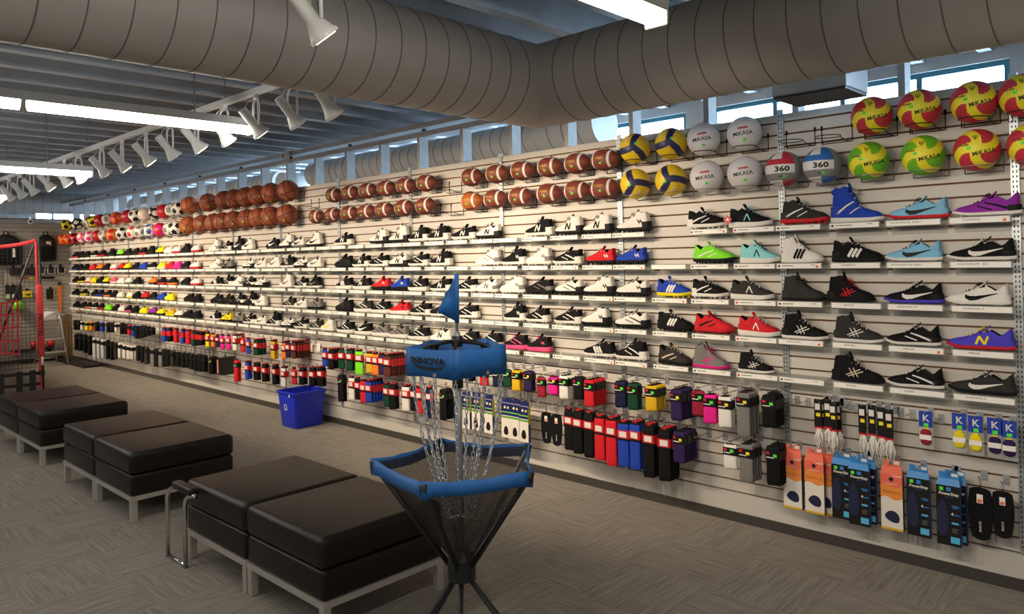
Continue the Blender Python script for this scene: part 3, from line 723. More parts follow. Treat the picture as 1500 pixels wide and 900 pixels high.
B_SW = panel_ball(pid_swirl, RV, 96, 64); B_BL = panel_ball(pid_blue, RV, 96, 64); B_36 = panel_ball(pid_360, RV, 96, 64); B_WH = panel_ball(pid_white, RV, 60, 40); B_SO = panel_ball(pid_soccer, RV, 40, 26)
V_Y = mat('ball_yellow', (.86, .58, .02), .42, bump=.1, scale=260); V_YL = mat('ball_lemon', (.93, .80, .03), .42, bump=.1, scale=260); V_R = mat('ball_red', (.60, .035, .06), .42, bump=.1, scale=260)
V_G = mat('ball_green', (.16, .52, .02), .42, bump=.1, scale=260); V_N = mat('ball_navy', (.02, .022, .10), .4, bump=.1, scale=260); V_W = mat('ball_white', (.82, .78, .76), .45, bump=.1, scale=260)
V_B = mat('ball_blue', (.03, .16, .50), .42, bump=.1, scale=260); V_GR = mat('ball_grey', (.26, .25, .25), .45, bump=.1, scale=260)
TX_MIK = text_mesh('MiKASA', .029, yfS(RV), .034, -.022, bold=.0005, rot=.18)
TX_MW = text_mesh('MiKASA', .034, yfS(RV), .0, -.012, bold=.0005, rot=.10)
TX_SM = text_mesh('VSV800', .014, yfS(RV), -.052, .018, bold=.0004, rot=.05)
TX_EMB = text_mesh('\u03a8', .03, yfS(RV), .0, .052, bold=.0006)
TX_BL = text_mesh('MIKASA', .018, yfS(RV), .045, .066, bold=.0006, rot=-.6)
TX_BL2 = text_mesh('MIKASA', .016, yfS(RV), -.02, -.07, bold=.0005, rot=.1)
TX_360 = text_mesh('360', .042, yfS(RV), .0, -.008, bold=.0016, sx=1.35)
TX_360b = text_mesh('MIKASA', .010, yfS(RV), .0, -.05, bold=.0004)
TX_WR = text_mesh('PREMIER', .016, yfS(RV), .0, .022, bold=.001, shear=.3, rot=.1)
def quad_on(yf, cx, cz, w, h, off=.0012):
    mb = MB(); n = 3; vs = []
    for j in range(n + 1):
        for i in range(n + 1): x = cx - w / 2 + w * i / n; z = cz - h / 2 + h * j / n; vs.append((x, yf(x, z) - off, z))
    return mb.add(vs, [(j * (n + 1) + i, j * (n + 1) + i + 1, (j + 1) * (n + 1) + i + 1, (j + 1) * (n + 1) + i) for j in range(n) for i in range(n)]).mesh('sticker')
STK = quad_on(yfS(RV), -.030, .002, .019, .014); STK2 = quad_on(yfS(RV), .012, -.05, .019, .014)
def yaw_to_cam(p): return math.atan2(-(CAM.x - p[0]), (CAM.y - p[1]) * -1) * -1 * -1
def face(p):     # yaw that turns local -y towards the camera side
    d = CAM - Vector(p); return math.atan2(d.x, -d.y)
# wire ring holder
RING = {}
def holder(x, zc, R, y, style, label, lng=False):
    key = (round(R, 3), round(y, 3))
    if key not in RING:
        rr = R * .66; dz = -math.sqrt(R * R - rr * rr) - .003
        ring = MB().tube([(rr * math.cos(2 * PI * i / 20), y + rr * math.sin(2 * PI * i / 20), dz) for i in range(20)], .0028, 5, closed=True).mesh('ring', True)
        br = MB()
        for sx in (-1, 1):
            br.tube([(sx * rr * .75, y + rr * .66, dz), (sx * rr * .95, -.035, dz - .022), (sx * rr * 1.25, -.004, dz - .022), (sx * rr * 1.25, -.004, dz + .085), (sx * rr * 1.25, .003, dz + .09)], .0026, 5)
            br.box(sx * rr * 1.25 - .006, sx * rr * 1.25 + .006, -.004, -.0005, dz + .06, dz + .085)
        br.tube([(-rr * 1.25, -.006, dz - .022), (rr * 1.25, -.006, dz - .022)], .0026, 5)
        RING[key] = (ring, br.mesh('bracket', True))
    t = thing('ball_holder', label, 'ball holder', (x, 0, zc), 0, 'wire ball holders')
    m = M_WIRE if style == 'k' else M_WIRES
    obj('ring', RING[key][0], t, m); obj('bracket', RING[key][1], t, m); return t
ROWN = {'u': 'upper', 'l': 'lower'}
CNT = {'u': 0, 'l': 0}
def nth(row): CNT[row] += 1; return ordn(CNT[row])
YV = -.145
def volley(row, px, typ):
    zc = 2.492 if row == 'u' else 2.246; p = wall(px, 370 - (zc - 1.7558) * 250, YV)
    for _ in range(4):
        py = 370.0
        d = Vector((p.x, YV, zc)) - CAM; py = CY - FPX * d.dot(CU) / d.dot(CF); p = wall(px, py, YV)
    nm = dict(ry='yellow and red swirl volleyball', gy='yellow and green swirl volleyball', bl='yellow and navy volleyball', wh='plain white volleyball', r3='grey, red and white volleyball', b3='grey, blue and white volleyball')[typ]
    q = nth(row); lab = '%s, %s ball from the right in the %s ball row' % (nm, q, ROWN[row])
    t = thing('volleyball', lab, 'ball', (p.x, YV, zc), face((p.x, YV, zc)) * .75, 'volleyballs in wire holders')
    sets = dict(ry=(B_SW, V_YL, V_R), gy=(B_SW, V_YL, V_G), bl=(B_BL, V_Y, V_N), wh=(B_WH, V_W, V_W), r3=(B_36, V_W, V_R), b3=(B_36, V_W, V_B))[typ]
    roll = R_.uniform(-.12, .12)
    if typ == 'bl': roll = (0.3, 1.1, 2.2, -.6)[int(px) % 4]
    for k, me in sets[0].items():
        obj('panel', me, t, {'y': sets[1], 'w': V_W, 'g': V_GR, 'c': sets[2]}[k[0]], rot=(0, roll if typ not in ('r3', 'b3') else .0, 0))
    if typ in ('ry', 'gy'):
        obj('lettering', TX_MIK, t, M_INK); obj('lettering', TX_SM, t, M_INK); obj('emblem', TX_EMB, t, M_INK); obj('price_sticker', STK, t, M_GREEN)
    elif typ == 'wh':
        obj('lettering', TX_MW, t, M_INK); obj('lettering', TX_WR, t, paint('r')); obj('price_sticker', STK2, t, M_GREEN)
    elif typ == 'bl':
        obj('lettering', TX_BL2, t, paint('w'), rot=(0, roll, 0)); obj('price_sticker', STK, t, M_GREEN, rot=(0, roll, 0))
    else:
        obj('lettering', TX_360, t, M_INK); obj('lettering', TX_360b, t, M_INK); obj('price_sticker', STK2, t, M_GREEN)
    holder(p.x, zc, RV, YV, 'k' if row == 'u' else 's', '%s wire ring holder under the %s ball from the right, %s ball row' % ('black' if row == 'u' else 'silver', q, ROWN[row]))
for row, lst in (('u', ((1499, 'ry'), (1426, 'ry'), (1346.6, 'ry'), (1277, 'ry'), (1090.5, 'wh'), (1030.7, 'wh'), (982.7, 'bl'), (930, 'bl'))),
                 ('l', ((1512, 'ry'), (1431, 'ry'), (1352, 'gy'), (1272, 'gy'), (1204.5, 'b3'), (1148, 'r3'), (1091, 'wh'), (1035, 'wh'), (983, 'bl'), (931, 'bl')))):
    for px, typ in lst: volley(row, px, typ)
for px, w in ((1212, 'right'), (1158, 'left')):
    p = wall(px, 190, YV); holder(p.x, 2.492, RV, YV, 'k', 'empty black wire ring holder in upper ball row, %s one of two' % w)
p = wall(648, 300, YV)
for px, zc, w in ((650, 2.44, 'upper'), (652, 2.24, 'lower'), (445, 2.44, 'far upper')):
    p = wall(px, 290, YV); holder(p.x, zc, .10, YV, 'k', 'empty black wire ring holder between footballs, %s one' % w)

# footballs
FL, FR = .137, .084
def fr(x): q = max(0, 1 - (abs(x) / FL) ** 1.9); return FR * q ** .72
def fb_band(x0, x1, off, a0=0, a1=2 * PI, n=24, m=4):
    mb = MB(); rings = []
    for i in range(m + 1):
        x = x0 + (x1 - x0) * i / m; r = fr(x) + off; rings.append([(x, r * math.cos(a0 + (a1 - a0) * k / n), r * math.sin(a0 + (a1 - a0) * k / n)) for k in range(n + 1)])
    mb.loft(rings, False, False); me = mb.mesh('band', True); return me
fbm = MB(); xs = [FL * math.sin(PI / 2 * (-1 + 2 * i / 28)) for i in range(29)]
fbm.loft([[(x, max(fr(x), .002) * math.cos(2 * PI * k / 24), max(fr(x), .002) * math.sin(2 * PI * k / 24)) for k in range(24)] for x in xs]); F_BODY = fbm.mesh('body', True)
F_ST = [fb_band(.062, .080, .0012, -.35 * PI, 1.35 * PI), fb_band(-.080, -.062, .0012, -.35 * PI, 1.35 * PI)]
lm = MB(); LA = math.radians(112)
def fpt(x, a, off): r = fr(x) + off; return (x, -r * math.cos(a - PI / 2 + PI / 2) if False else r * math.cos(a), r * math.sin(a))
lm.tube([fpt(-.045, LA + .0, .002), fpt(0, LA, .003), fpt(.045, LA, .002)], .003, 5)
for i in range(8):
    x = -.042 + .012 * i; lm.tube([fpt(x, LA - .15, .002), fpt(x, LA, .005), fpt(x, LA + .15, .002)], .0024, 4)
F_LACE = lm.mesh('laces', True)
yfF = lambda x, z: -math.sqrt(max(1e-6, fr(x) ** 2 - z * z))
F_TXT = text_mesh('Wilson', .030, yfF, -.006, .010, bold=.0004, shear=.2, rot=.05); F_TX2 = text_mesh('NFHS', .012, yfF, -.004, -.018, bold=.0003); F_STK = quad_on(yfF, .012, -.03, .02, .014)
M_FB = mat('football_leather', (.205, .042, .026), .5, bump=.35, scale=420); M_FBO = mat('football_tan', (.45, .12, .02), .5, bump=.35, scale=420); M_GOLD = mat('gold_print', (.55, .33, .05), .4, .3); M_FW = mat('football_white', (.80, .75, .70), .5)
YF = -.125
def football(row, px, i, tan=False, blk=False):
    zc = 2.445 if row == 'u' else 2.238; py = 260
    for _ in range(4):
        p = wall(px, py, YF); d = Vector((p.x, YF, zc)) - CAM; py = CY - FPX * d.dot(CU) / d.dot(CF)
    q = nth(row); nm = 'tan football with white stripes' if tan else 'brown football with white stripes'
    t = thing('football', '%s, %s ball from the right in the %s ball row' % (nm, q, ROWN[row]), 'ball', (p.x, YF, zc), .0 + R_.uniform(-.05, .10), 'footballs in wire holders')
    t.rotation_euler = (R_.uniform(-.15, .12), R_.uniform(-.06, .03), t.rotation_euler.z)
    t.scale = (.93, .97, .97)
    obj('body', F_BODY, t, M_FBO if tan else M_FB)
    for s in F_ST: obj('stripe', s, t, M_FW)
    obj('laces', F_LACE, t, M_FW if not tan else M_INK); obj('lettering', F_TXT, t, M_GOLD); obj('lettering', F_TX2, t, M_GOLD if i % 3 else M_INK); obj('price_sticker', F_STK, t, M_GREEN)
    holder(p.x, zc, FR, YF, 'k', 'black wire cradle under the %s ball from the right, %s ball row' % (q, ROWN[row]))
for row, lst in (('u', (886, 845, 805, 765, 728, 691, 624.7, 594.5, 566, 539, 513, 489)), ('l', (885, 845, 804, 762, 725, 691, 623, 592, 563, 537, 512, 488, 464))):
    for i, px in enumerate(lst): football(row, px, i, tan=(row == 'l' and px == 691))

# basketballs and soccer balls
RB = .121
bs = MB().loft([[(max(.001, RB * math.cos(e)) * math.cos(2 * PI * k / 32), max(.001, RB * math.cos(e)) * math.sin(2 * PI * k / 32), RB * math.sin(e)) for k in range(32)] for e in [-PI / 2 + PI * j / 18 for j in range(19)]]).mesh('body', True)
def circ(fn, n=36, r=.0036): return MB().tube([fn(2 * PI * i / n) for i in range(n)], r, 4, closed=True).mesh('seam', True)
RS = RB + .0003
SEAM = [circ(lambda a: (RS * math.cos(a), RS * math.sin(a), 0)), circ(lambda a: (0, RS * math.cos(a), RS * math.sin(a)))]
for sg in (-1, 1):
    def oval(a, sg=sg):
        v = Vector((sg * (.62 + .22 * math.cos(2 * a)), math.cos(a) * .8, math.sin(a) * .8)); return tuple(v.normalized() * RS)
    SEAM.append(circ(oval))
B_STK = quad_on(yfS(RB), -.02, -.06, .02, .014); B_TX = text_mesh('WILSON', .016, yfS(RB), -.04, -.02, bold=.0004)
M_BB = mat('basketball_brown', (.30, .068, .028), .5, bump=.4, scale=380); M_BO = mat('basketball_orange', (.46, .11, .025), .5, bump=.4, scale=380)
YBK = -.15
def place(px, zc, y):
    py = 290
    for _ in range(4):
        p = wall(px, py, y); d = Vector((p.x, y, zc)) - CAM; py = CY - FPX * d.dot(CU) / d.dot(CF)
    return p
for row, lst in (('u', (422, 398, 378, 361, 344, 329.5, 305.5, 278)), ('l', (421, 396.7, 379.6, 362.5, 343, 327, 314, 297, 275.7))):
    for i, px in enumerate(lst):
        zc = 2.555 if row == 'u' else 2.285; p = place(px, zc, YBK); q = nth(row); org = px < 280
        t = thing('basketball', '%s basketball with black seams, %s ball from the right in the %s ball row' % ('orange' if org else 'brown', q, ROWN[row]), 'ball', (p.x, YBK, zc), 0, 'basketballs in wire holders')
        t.rotation_euler = (R_.uniform(-.5, .5), R_.uniform(-.6, .6), face((p.x, YBK, zc)) + R_.uniform(-.5, .5))
        obj('body', bs, t, M_BO if org else M_BB)
        for s in SEAM: obj('seam', s, t, M_INK)
        o = obj('price_sticker', B_STK, t, M_GREEN); obj('lettering', B_TX, t, M_INK)
        holder(p.x, zc, RB, YBK, 'k', 'black wire holder under the %s ball from the right, %s ball row' % (q, ROWN[row]))
SOC = {'u': '263wk 253wg 241rr 229kw 213aw 199wk 188tr 171ro 159wg 148rt 138yk 131wg 114kw 98yk', 'l': '259wk 250wg 235rm 221wb 207wg 196wr 180wk 165or 154wg 144rt 133wm 122pw 110rk 101or 93or'}
for row in 'ul':
    for w in SOC[row].split():
        px, a, b = float(w[:-2]), w[-2], w[-1]; zc = 2.525 if row == 'u' else 2.262; p = place(px, zc, -.14); q = nth(row)
        d = CNAME[a] + (' and ' + CNAME[b] if a != b else '')
        t = thing('soccer_ball', '%s soccer ball, %s ball from the right in the %s ball row' % (d, q, ROWN[row]), 'ball', (p.x, -.14, zc), 0, 'soccer balls in wire holders')
        t.rotation_euler = (R_.uniform(-1, 1), R_.uniform(-1, 1), R_.uniform(-2, 2))
        obj('shell', B_SO[('w', 0)], t, paint(a, .4)); obj('spots', B_SO[('c', 0)], t, paint(b, .4))
        holder(p.x, zc, RV, -.14, 'k', 'black wire holder under the %s ball from the right, %s ball row' % (q, ROWN[row]))
# ------------------------------------------------------------------ goods on pegs
HOOK = {}
def hook_mesh(L):
    k = round(L, 2)
    if k not in HOOK:
        m = MB().tube([(0, -.003, 0), (0, -L + .012, 0), (0, -L, .012)], .0028, 5); HOOK[k] = (m.mesh('arm', True), MB().box(-.016, .016, -.004, -.0005, -.035, .018).mesh('back_plate'))
    return HOOK[k]
def hook(x, z, L, label):
    t = thing('peg_hook', label, 'hook', (x, 0, z), 0, 'steel peg hooks'); a, b = hook_mesh(L); obj('arm', a, t, M_CHROME); obj('back_plate', b, t, M_GALV); return t
PK = {}
def pack_meshes(style, h, w):
    key = (style, round(h, 2), round(w, 3))
    if key in PK: return PK[key]
    h, w = key[1], key[2]
    d = .026 if style != 'flat' else .02; out = {}; rings = []
    prof = [(0, .86, .55), (.03, .97, .85), (.12, 1, 1), (.45, .97, 1), (.75, 1, .9), (.92, .98, .8), (.985, .90, .55), (1, .8, .35)]
    for i, (f, a, b) in enumerate(prof):
        z = -.02 - h * (1 - f); n = 16; ring = []
        for k in range(n):
            t = 2 * PI * k / n; c, s = math.cos(t), math.sin(t); ring.append((w / 2 * a * math.copysign(abs(c) ** .45, c), d / 2 * b * math.copysign(abs(s) ** .6, s), z + .004 * math.sin(c * 3 + f * 5)))
        rings.append(ring)
    out['sock'] = smooth_by_angle(MB().loft(rings).mesh('sock'), 60)
    e = .0018; lw = w / 2 + e; z1 = -.02 - h * .10; z0 = z1 - min(.055, h * .32)
    if style == 'mlb': z1 = -.02 - h * .14; z0 = z1 - min(.07, h * .4)
    def band(za, zb, ex, nm):
        rr = []
        for z in (za, zb): rr.append([((lw + ex) * c, (d / 2 + e + ex) * s, z) for c, s in ((-1, -.6), (-.85, -1), (.85, -1), (1, -.6), (1, .6), (.85, 1), (-.85, 1), (-1, .6))])
        return MB().loft(rr, True, False).mesh(nm)
    out['label_band'] = band(z0, z1, 0, 'label_band')
    yb = -d / 2 - e - .0008
    if style == 'mlb':
        out['emblem'] = MB().box(-w * .30, w * .34, yb - .0006, yb, z0 + .022, z1 - .008).mesh('emblem')
        out['band_stripe'] = band(z0, z0 + .014, .0006, 'band_stripe')
        out['card_top'] = MB().box(-w * .40, w * .40, -.004, .004, -.03, .006).mesh('card_top')
        out['red_tab'] = MB().box(-w * .18, w * .18, -.0055, .0055, -.006, .008).mesh('red_tab')
    else:
        out['emblem'] = MB().box(-w * .42, -w * .2, yb - .0006, yb, z1 - .022, z1 - .006).mesh('emblem')
        out['brand_text'] = MB().box(-w * .42, w * .1, yb - .0005, yb, z0 + .012, z0 + .018).mesh('brand_text')
        out['price_sticker'] = MB().box(w * .05, w * .30, yb - .0007, yb, z0 + .02, z0 + .038).mesh('price_sticker')
        out['hanger'] = MB().box(-w * .3, w * .3, -.0025, .0025, -.034, -.012).tube([(0, 0, -.014), (.008, 0, -.004), (0, 0, .006), (-.006, 0, .0)], .002, 4).mesh('hanger')
    PK[key] = out; return out
def sock_parts(t, style, c, h, w, stick, lite=False):
    for nm, me in pack_meshes(style, h, w).items():
        if lite and nm not in ('sock', 'label_band', 'card_top', 'hanger', 'red_tab'): continue
        if style == 'mlb': m = dict(sock=fabric(c), label_band=paint('r'), emblem=paint('w'), band_stripe=paint('k'), card_top=paint('k'), red_tab=paint('r'))[nm]
        else: m = dict(sock=fabric(c), label_band=paint('k'), emblem=paint('r'), brand_text=paint('w'), price_sticker=M_YEL if stick == 'y' else M_GREEN, hanger=paint('k'))[nm]
        obj(nm, me, t, m)
YP = -.215
# px of the front pack, top, bottom, colour, packs deep, style (u: plain label, m: red label), sticker
UP = """1125 575 629 k 4 u g;1087 571 641 g 4 u y;1060 577 628 w 2 u y;1038 574 621 m 2 u g;1021 568 612 t 1 u g;989 567 617 v 5 u y;952 561 604 h 4 u g;925 558 602 e 2 u g;907 555 598 i 2 u g
861 553 597 r 5 u g;845 549 587 k 2 u g;824 547 586 w 3 u g;808 549 579 m 2 u y;791 549 583 t 1 u g;771 541 575 v 2 u y;754 539 574 h 2 u g;741 538 569 e 1 u g;726 538 568 i 2 u g;707 540 566 r 1 u g;685 536 560 k 2 u g;650 530 556 h 1 u y
604 514 545 w 2 m g;565 519 553 f 7 m g;557 517 551 v 1 m g;548 516 550 o 1 m g;539 515 548 h 1 m g;524 512 551 n 1 m g;510 511 545 e 2 m g;498 510 541 e 1 m g;483 511 542 k 4 m g;474 510 538 b 1 m g
428 500 527 f 6 m g;420 499 525 v 1 m g;414 500 527 o 1 m g;398 498 527 h 2 m g;373 497 522 e 4 m g;362 495 519 b 1 m g;354 492 517 r 1 m g;342 490 515 w 4 m g;333 490 513 m 1 m g;324 490 513 m 1 m g;317 490 509 v 1 m g;310 488 510 o 1 m g;302 487 509 y 1 m g
292 486 507 k 4 m g;281 484 508 e 2 m g;265 482 504 b 2 m g;255 481 503 r 2 m g;246 480 502 k 2 m g;238 480 501 b 1 m g;220 478 492 k 2 u g;209 476 494 k 2 u g;198 476 497 k 2 u g;187 474 492 r 1 u g;176 472 490 k 1 u g;168 472 487 w 1 u g;156 471 488 k 2 u g;147 471 487 b 1 u g;139 470 486 k 1 u y;132 470 485 o 1 u g;125 470 485 y 1 u g;118 469 485 w 1 u g;108 468 484 k 2 u y;113 468 484 k 2 u g;162 471 488 k 2 u g;182 473 491 k 2 u g;193 475 494 b 1 u g;204 476 496 k 2 u g;214 477 493 k 2 u g;273 483 505 r 2 m g;287 485 507 k 2 m g"""
LO = """1131 650 714 k 4 u g;1091 647 709 g 4 u y;1068 647 690 w 1 u g;993 629 680 v 5 u y;971 628 706 k 4 m y;948 622 701 k 3 m y;928 618 690 b 3 m g;911 617 685 b 2 m y;893 612 683 r 3 m g;876 609 677 r 2 m g;860 604 673 k 2 m g;844 601 666 k 2 m g;831 598 661 k 1 m g
647 568 616 k 3 u g;627 567 615 i 1 m y;612 566 608 r 1 m y;604 565 603 k 1 m g;592 564 604 w 2 m g;573 562 601 k 2 m g;564 561 598 e 1 m g;538 557 592 b 5 m g;530 556 591 r 1 m g;522 553 587 k 1 m g;513 551 588 w 1 m g;497 547 590 k 2 u g
467 537 568 k 2 m y;455 538 567 k 2 m g;440 538 565 k 2 m y;429 538 564 r 1 m g;413 537 568 w 2 m g;400 534 565 k 2 m y;385 533 560 k 2 m g;373 531 558 k 2 m g;360 529 557 b 2 m g;344 526 560 r 2 u g;307 521 549 k 3 u g;296 519 546 k 2 u g
284 518 544 k 2 u g;272 516 540 k 2 u g;258 514 538 k 2 u g;243 511 538 k 2 u g;233 510 538 g 1 u g;221 508 538 g 1 u y;212 507 534 d 2 u y;200 505 530 k 2 u g;191 505 528 w 1 u g;180 503 526 w 1 u g;173 501 526 w 1 u g;161 499 528 k 1 u g;148 496 526 s 1 u g;136 493 526 s 1 u g;122 489 518 k 2 u g;109 488 514 k 2 u g;115 488 515 k 2 u g;129 491 521 k 2 u g;142 494 526 s 1 u g;155 497 527 k 2 u g;167 500 527 d 2 u g;186 504 527 w 1 u g;206 506 532 k 2 u g;227 509 538 k 2 u g;238 510 538 k 2 u g;250 512 538 d 2 u g;265 515 539 k 2 u g;278 517 542 k 2 u g;290 518 545 k 2 u g"""
for rown, data in (('upper', UP), ('lower', LO)):
    n = 0; used = []
    for it in sorted(data.replace('\n', ';').split(';'), key=lambda q: -float(q.split()[0])):
        px, y0, y1, c, k, st, sk = it.split(); px, y0, y1, k = float(px), float(y0), float(y1), int(k); n += 1
        a = wall(px, y0, YP); b = wall(px, y1, YP); x = a.x; zh = a.z - .004; h = max(.10, a.z - b.z - .03)
        style = 'mlb' if st == 'm' else 'plain'; w = (.092 if px > 700 else .098) if px > 300 else (.11 if rown == 'lower' else .10)
        if px < 300: k = max(2, k)
        if px in (136, 148): w = .14
        if px == 524: w = .12
        for ux in used:
            if abs(ux - x) < .03: x = ux - .035
        used.append(x)
        wd_ = 'tall sock' if h > .24 else 'sock'
        nm = '%s %s' % (CNAME[c], wd_)
        L = -YP + .012
        hook(x, zh, L, 'steel peg hook holding %s packs, %s from right, %s sock row' % (CNAME[c], ordn(n), rown))
        for j in range(k):
            if j == 0:
                t = thing('sock_pack', '%s pack, front of %s peg from the right, %s sock row' % (nm, ordn(n), rown), 'socks', (x, YP + .016, zh), R_.uniform(-.08, .08), 'sock packs on pegs')
            else:
                t = thing('sock_pack', '%s pack behind front one, %s peg from right, %s sock row' % (nm, ordn(n), rown), 'socks', (x + R_.uniform(-.003, .003), YP + .016 + j * min(.034, .17 / max(1, k - 1)), zh), R_.uniform(-.06, .06), '%s packs behind the front on %s peg, %s sock row' % (CNAME[c], ordn(n), rown))
            sock_parts(t, style, c, h, w, sk, lite=(j > 0 or px < 300))
# lone empty hooks
def empties(lst, what):
    for i, (px, py, L) in enumerate(lst):
        p = wall(px, py, -.01); hook(p.x, p.z, L, 'bare steel peg hook, %s from the left %s' % (ordn(i + 1), what))
empties([(1156, 582, .12), (1167, 584, .12), (1183, 587, .12)], 'just right of the black sock packs')
empties([(1243, 592, .14), (1252, 594, .14)], 'between the two shoelace clusters')
empties([(1319, 602, .13), (1336, 605, .13), (1378, 612, .10)], 'beside the wrapped red laces')
empties([(1038, 634, .2), (1061, 638, .2)], 'right of the dark purple socks')
empties([(452, 498, .15), (462, 500, .15)], 'by the white cards')
for i, px in enumerate((445, 455, 466)):
    p = wall(px, 508, -.02); t = tag(obj('price_card', MB().box(-.035, .035, -.003, 0, -.055, .035).mesh('card'), None, M_TAG, (p.x, -.015, p.z)), 'blank white card hanging in the sock row, %s from the left' % ordn(i + 1), 'card', 'white cards on hooks')

# shoelace packs
lace_card = MB().box(-.021, .021, -.004, .004, -.15, -.012).mesh('sleeve'); lace_top = MB().box(-.022, .022, -.002, .002, -.02, .012).mesh('header')
lace_tag = MB().box(-.016, .012, -.0048, -.0042, -.05, -.014).mesh('window'); lace_red = MB().box(-.022, .022, -.0046, .0046, -.158, -.148).mesh('red_band'); lace_st = MB().box(-.010, .013, -.0052, -.0044, -.088, -.068).mesh('price_sticker')
def lace_mesh(seed):
    r = random.Random(seed); mb = MB()
    for i in range(7):
        a = r.uniform(-.016, .016); s = r.uniform(.9, 1.15); w = r.uniform(.008, .02)
        mb.tube([(a * .4, 0, -.155), (a - w, r.uniform(-.006, .006), -.20 * s), (a, r.uniform(-.008, .008), -.262 * s), (a + w, r.uniform(-.006, .006), -.20 * s), (a * .4 + .004, 0, -.155)], .0036, 4)
    return mb.mesh('lace', True)
LM = [lace_mesh(i) for i in range(3)]
for i, (px, py) in enumerate(((1198, 588), (1205, 589), (1212, 588), (1220, 592), (1227, 592), (1263, 596), (1277, 597), (1290, 600), (1302, 603))):
    back_ = i in (1, 4)
    yy = -.085 if back_ else -.125
    p = wall(px, py, yy)
    t = thing('shoelace_pack', 'white shoelaces in a black and red sleeve, %s pack from the left' % ordn(i + 1), 'shoelaces', (p.x, yy, p.z), R_.uniform(-.1, .1), 'shoelace packs')
    obj('sleeve', lace_card, t, paint('k')); obj('header', lace_top, t, paint('k')); obj('window', lace_tag, t, paint('w')); obj('red_band', lace_red, t, paint('r')); obj('price_sticker', lace_st, t, M_YEL); obj('laces', LM[i % 3], t, fabric('w'))
    hook(p.x, p.z, .14, 'steel peg hook holding the %s shoelace pack from the left' % ordn(i + 1))
# wrapped oval laces
crd = MB().box(-.033, .033, -.004, -.001, -.072, .012).mesh('card'); bag = MB().box(-.035, .035, -.001, .0, -.19, .012).mesh('bag'); ovm = MB()
ovm.loft([[(q * .027 * math.cos(a), y, -.125 + q * (.021 * math.sin(a)) + (.022 if math.sin(a) > 0 else -.022)) for a in [2 * PI * i / 20 for i in range(20)]] for q, y in ((.9, -.001), (1, -.006), (.94, -.013), (.5, -.015))])
ovm = ovm.mesh('lace_coil', True); wrp = MB().box(-.0285, .0285, -.0165, -.002, -.138, -.112).mesh('wrap'); stq = MB().box(-.010, .013, -.0055, -.0042, -.07, -.052).mesh('price_sticker'); dot = MB().box(-.012, .012, -.006, -.004, -.084, -.076).mesh('yellow_tab')
TXK = text_mesh('K', .05, lambda x, z: -.0041, 0, -.026, off=.0005, bold=.001, rot=PI / 2 * 0 + .0, maxe=1)
for i, (px, py, c) in enumerate(((1356, 606, 't'), (1405, 609, 'y'), (1429, 613, 'y'), (1457, 616, 'v'), (1478, 620, 'v'))):
    p = wall(px, py, -.10)
    t = thing('lace_packet', '%s laces wound in a clear packet with blue card, %s from the left' % (CNAME[c], ordn(i + 1)), 'shoelaces', (p.x, -.10, p.z), 0, 'wound lace packets')
    obj('card', crd, t, paint('b')); obj('bag', bag, t, M_ACR); obj('lace_coil', ovm, t, fabric(c)); obj('wrap', wrp, t, M_TAG); obj('lettering', TXK, t, paint('w')); obj('price_sticker', stq, t, M_GREEN); obj('yellow_tab', dot, t, M_YEL)
    hook(p.x, p.z, .115, 'short steel peg hook holding the %s wound lace packet' % ordn(i + 1))

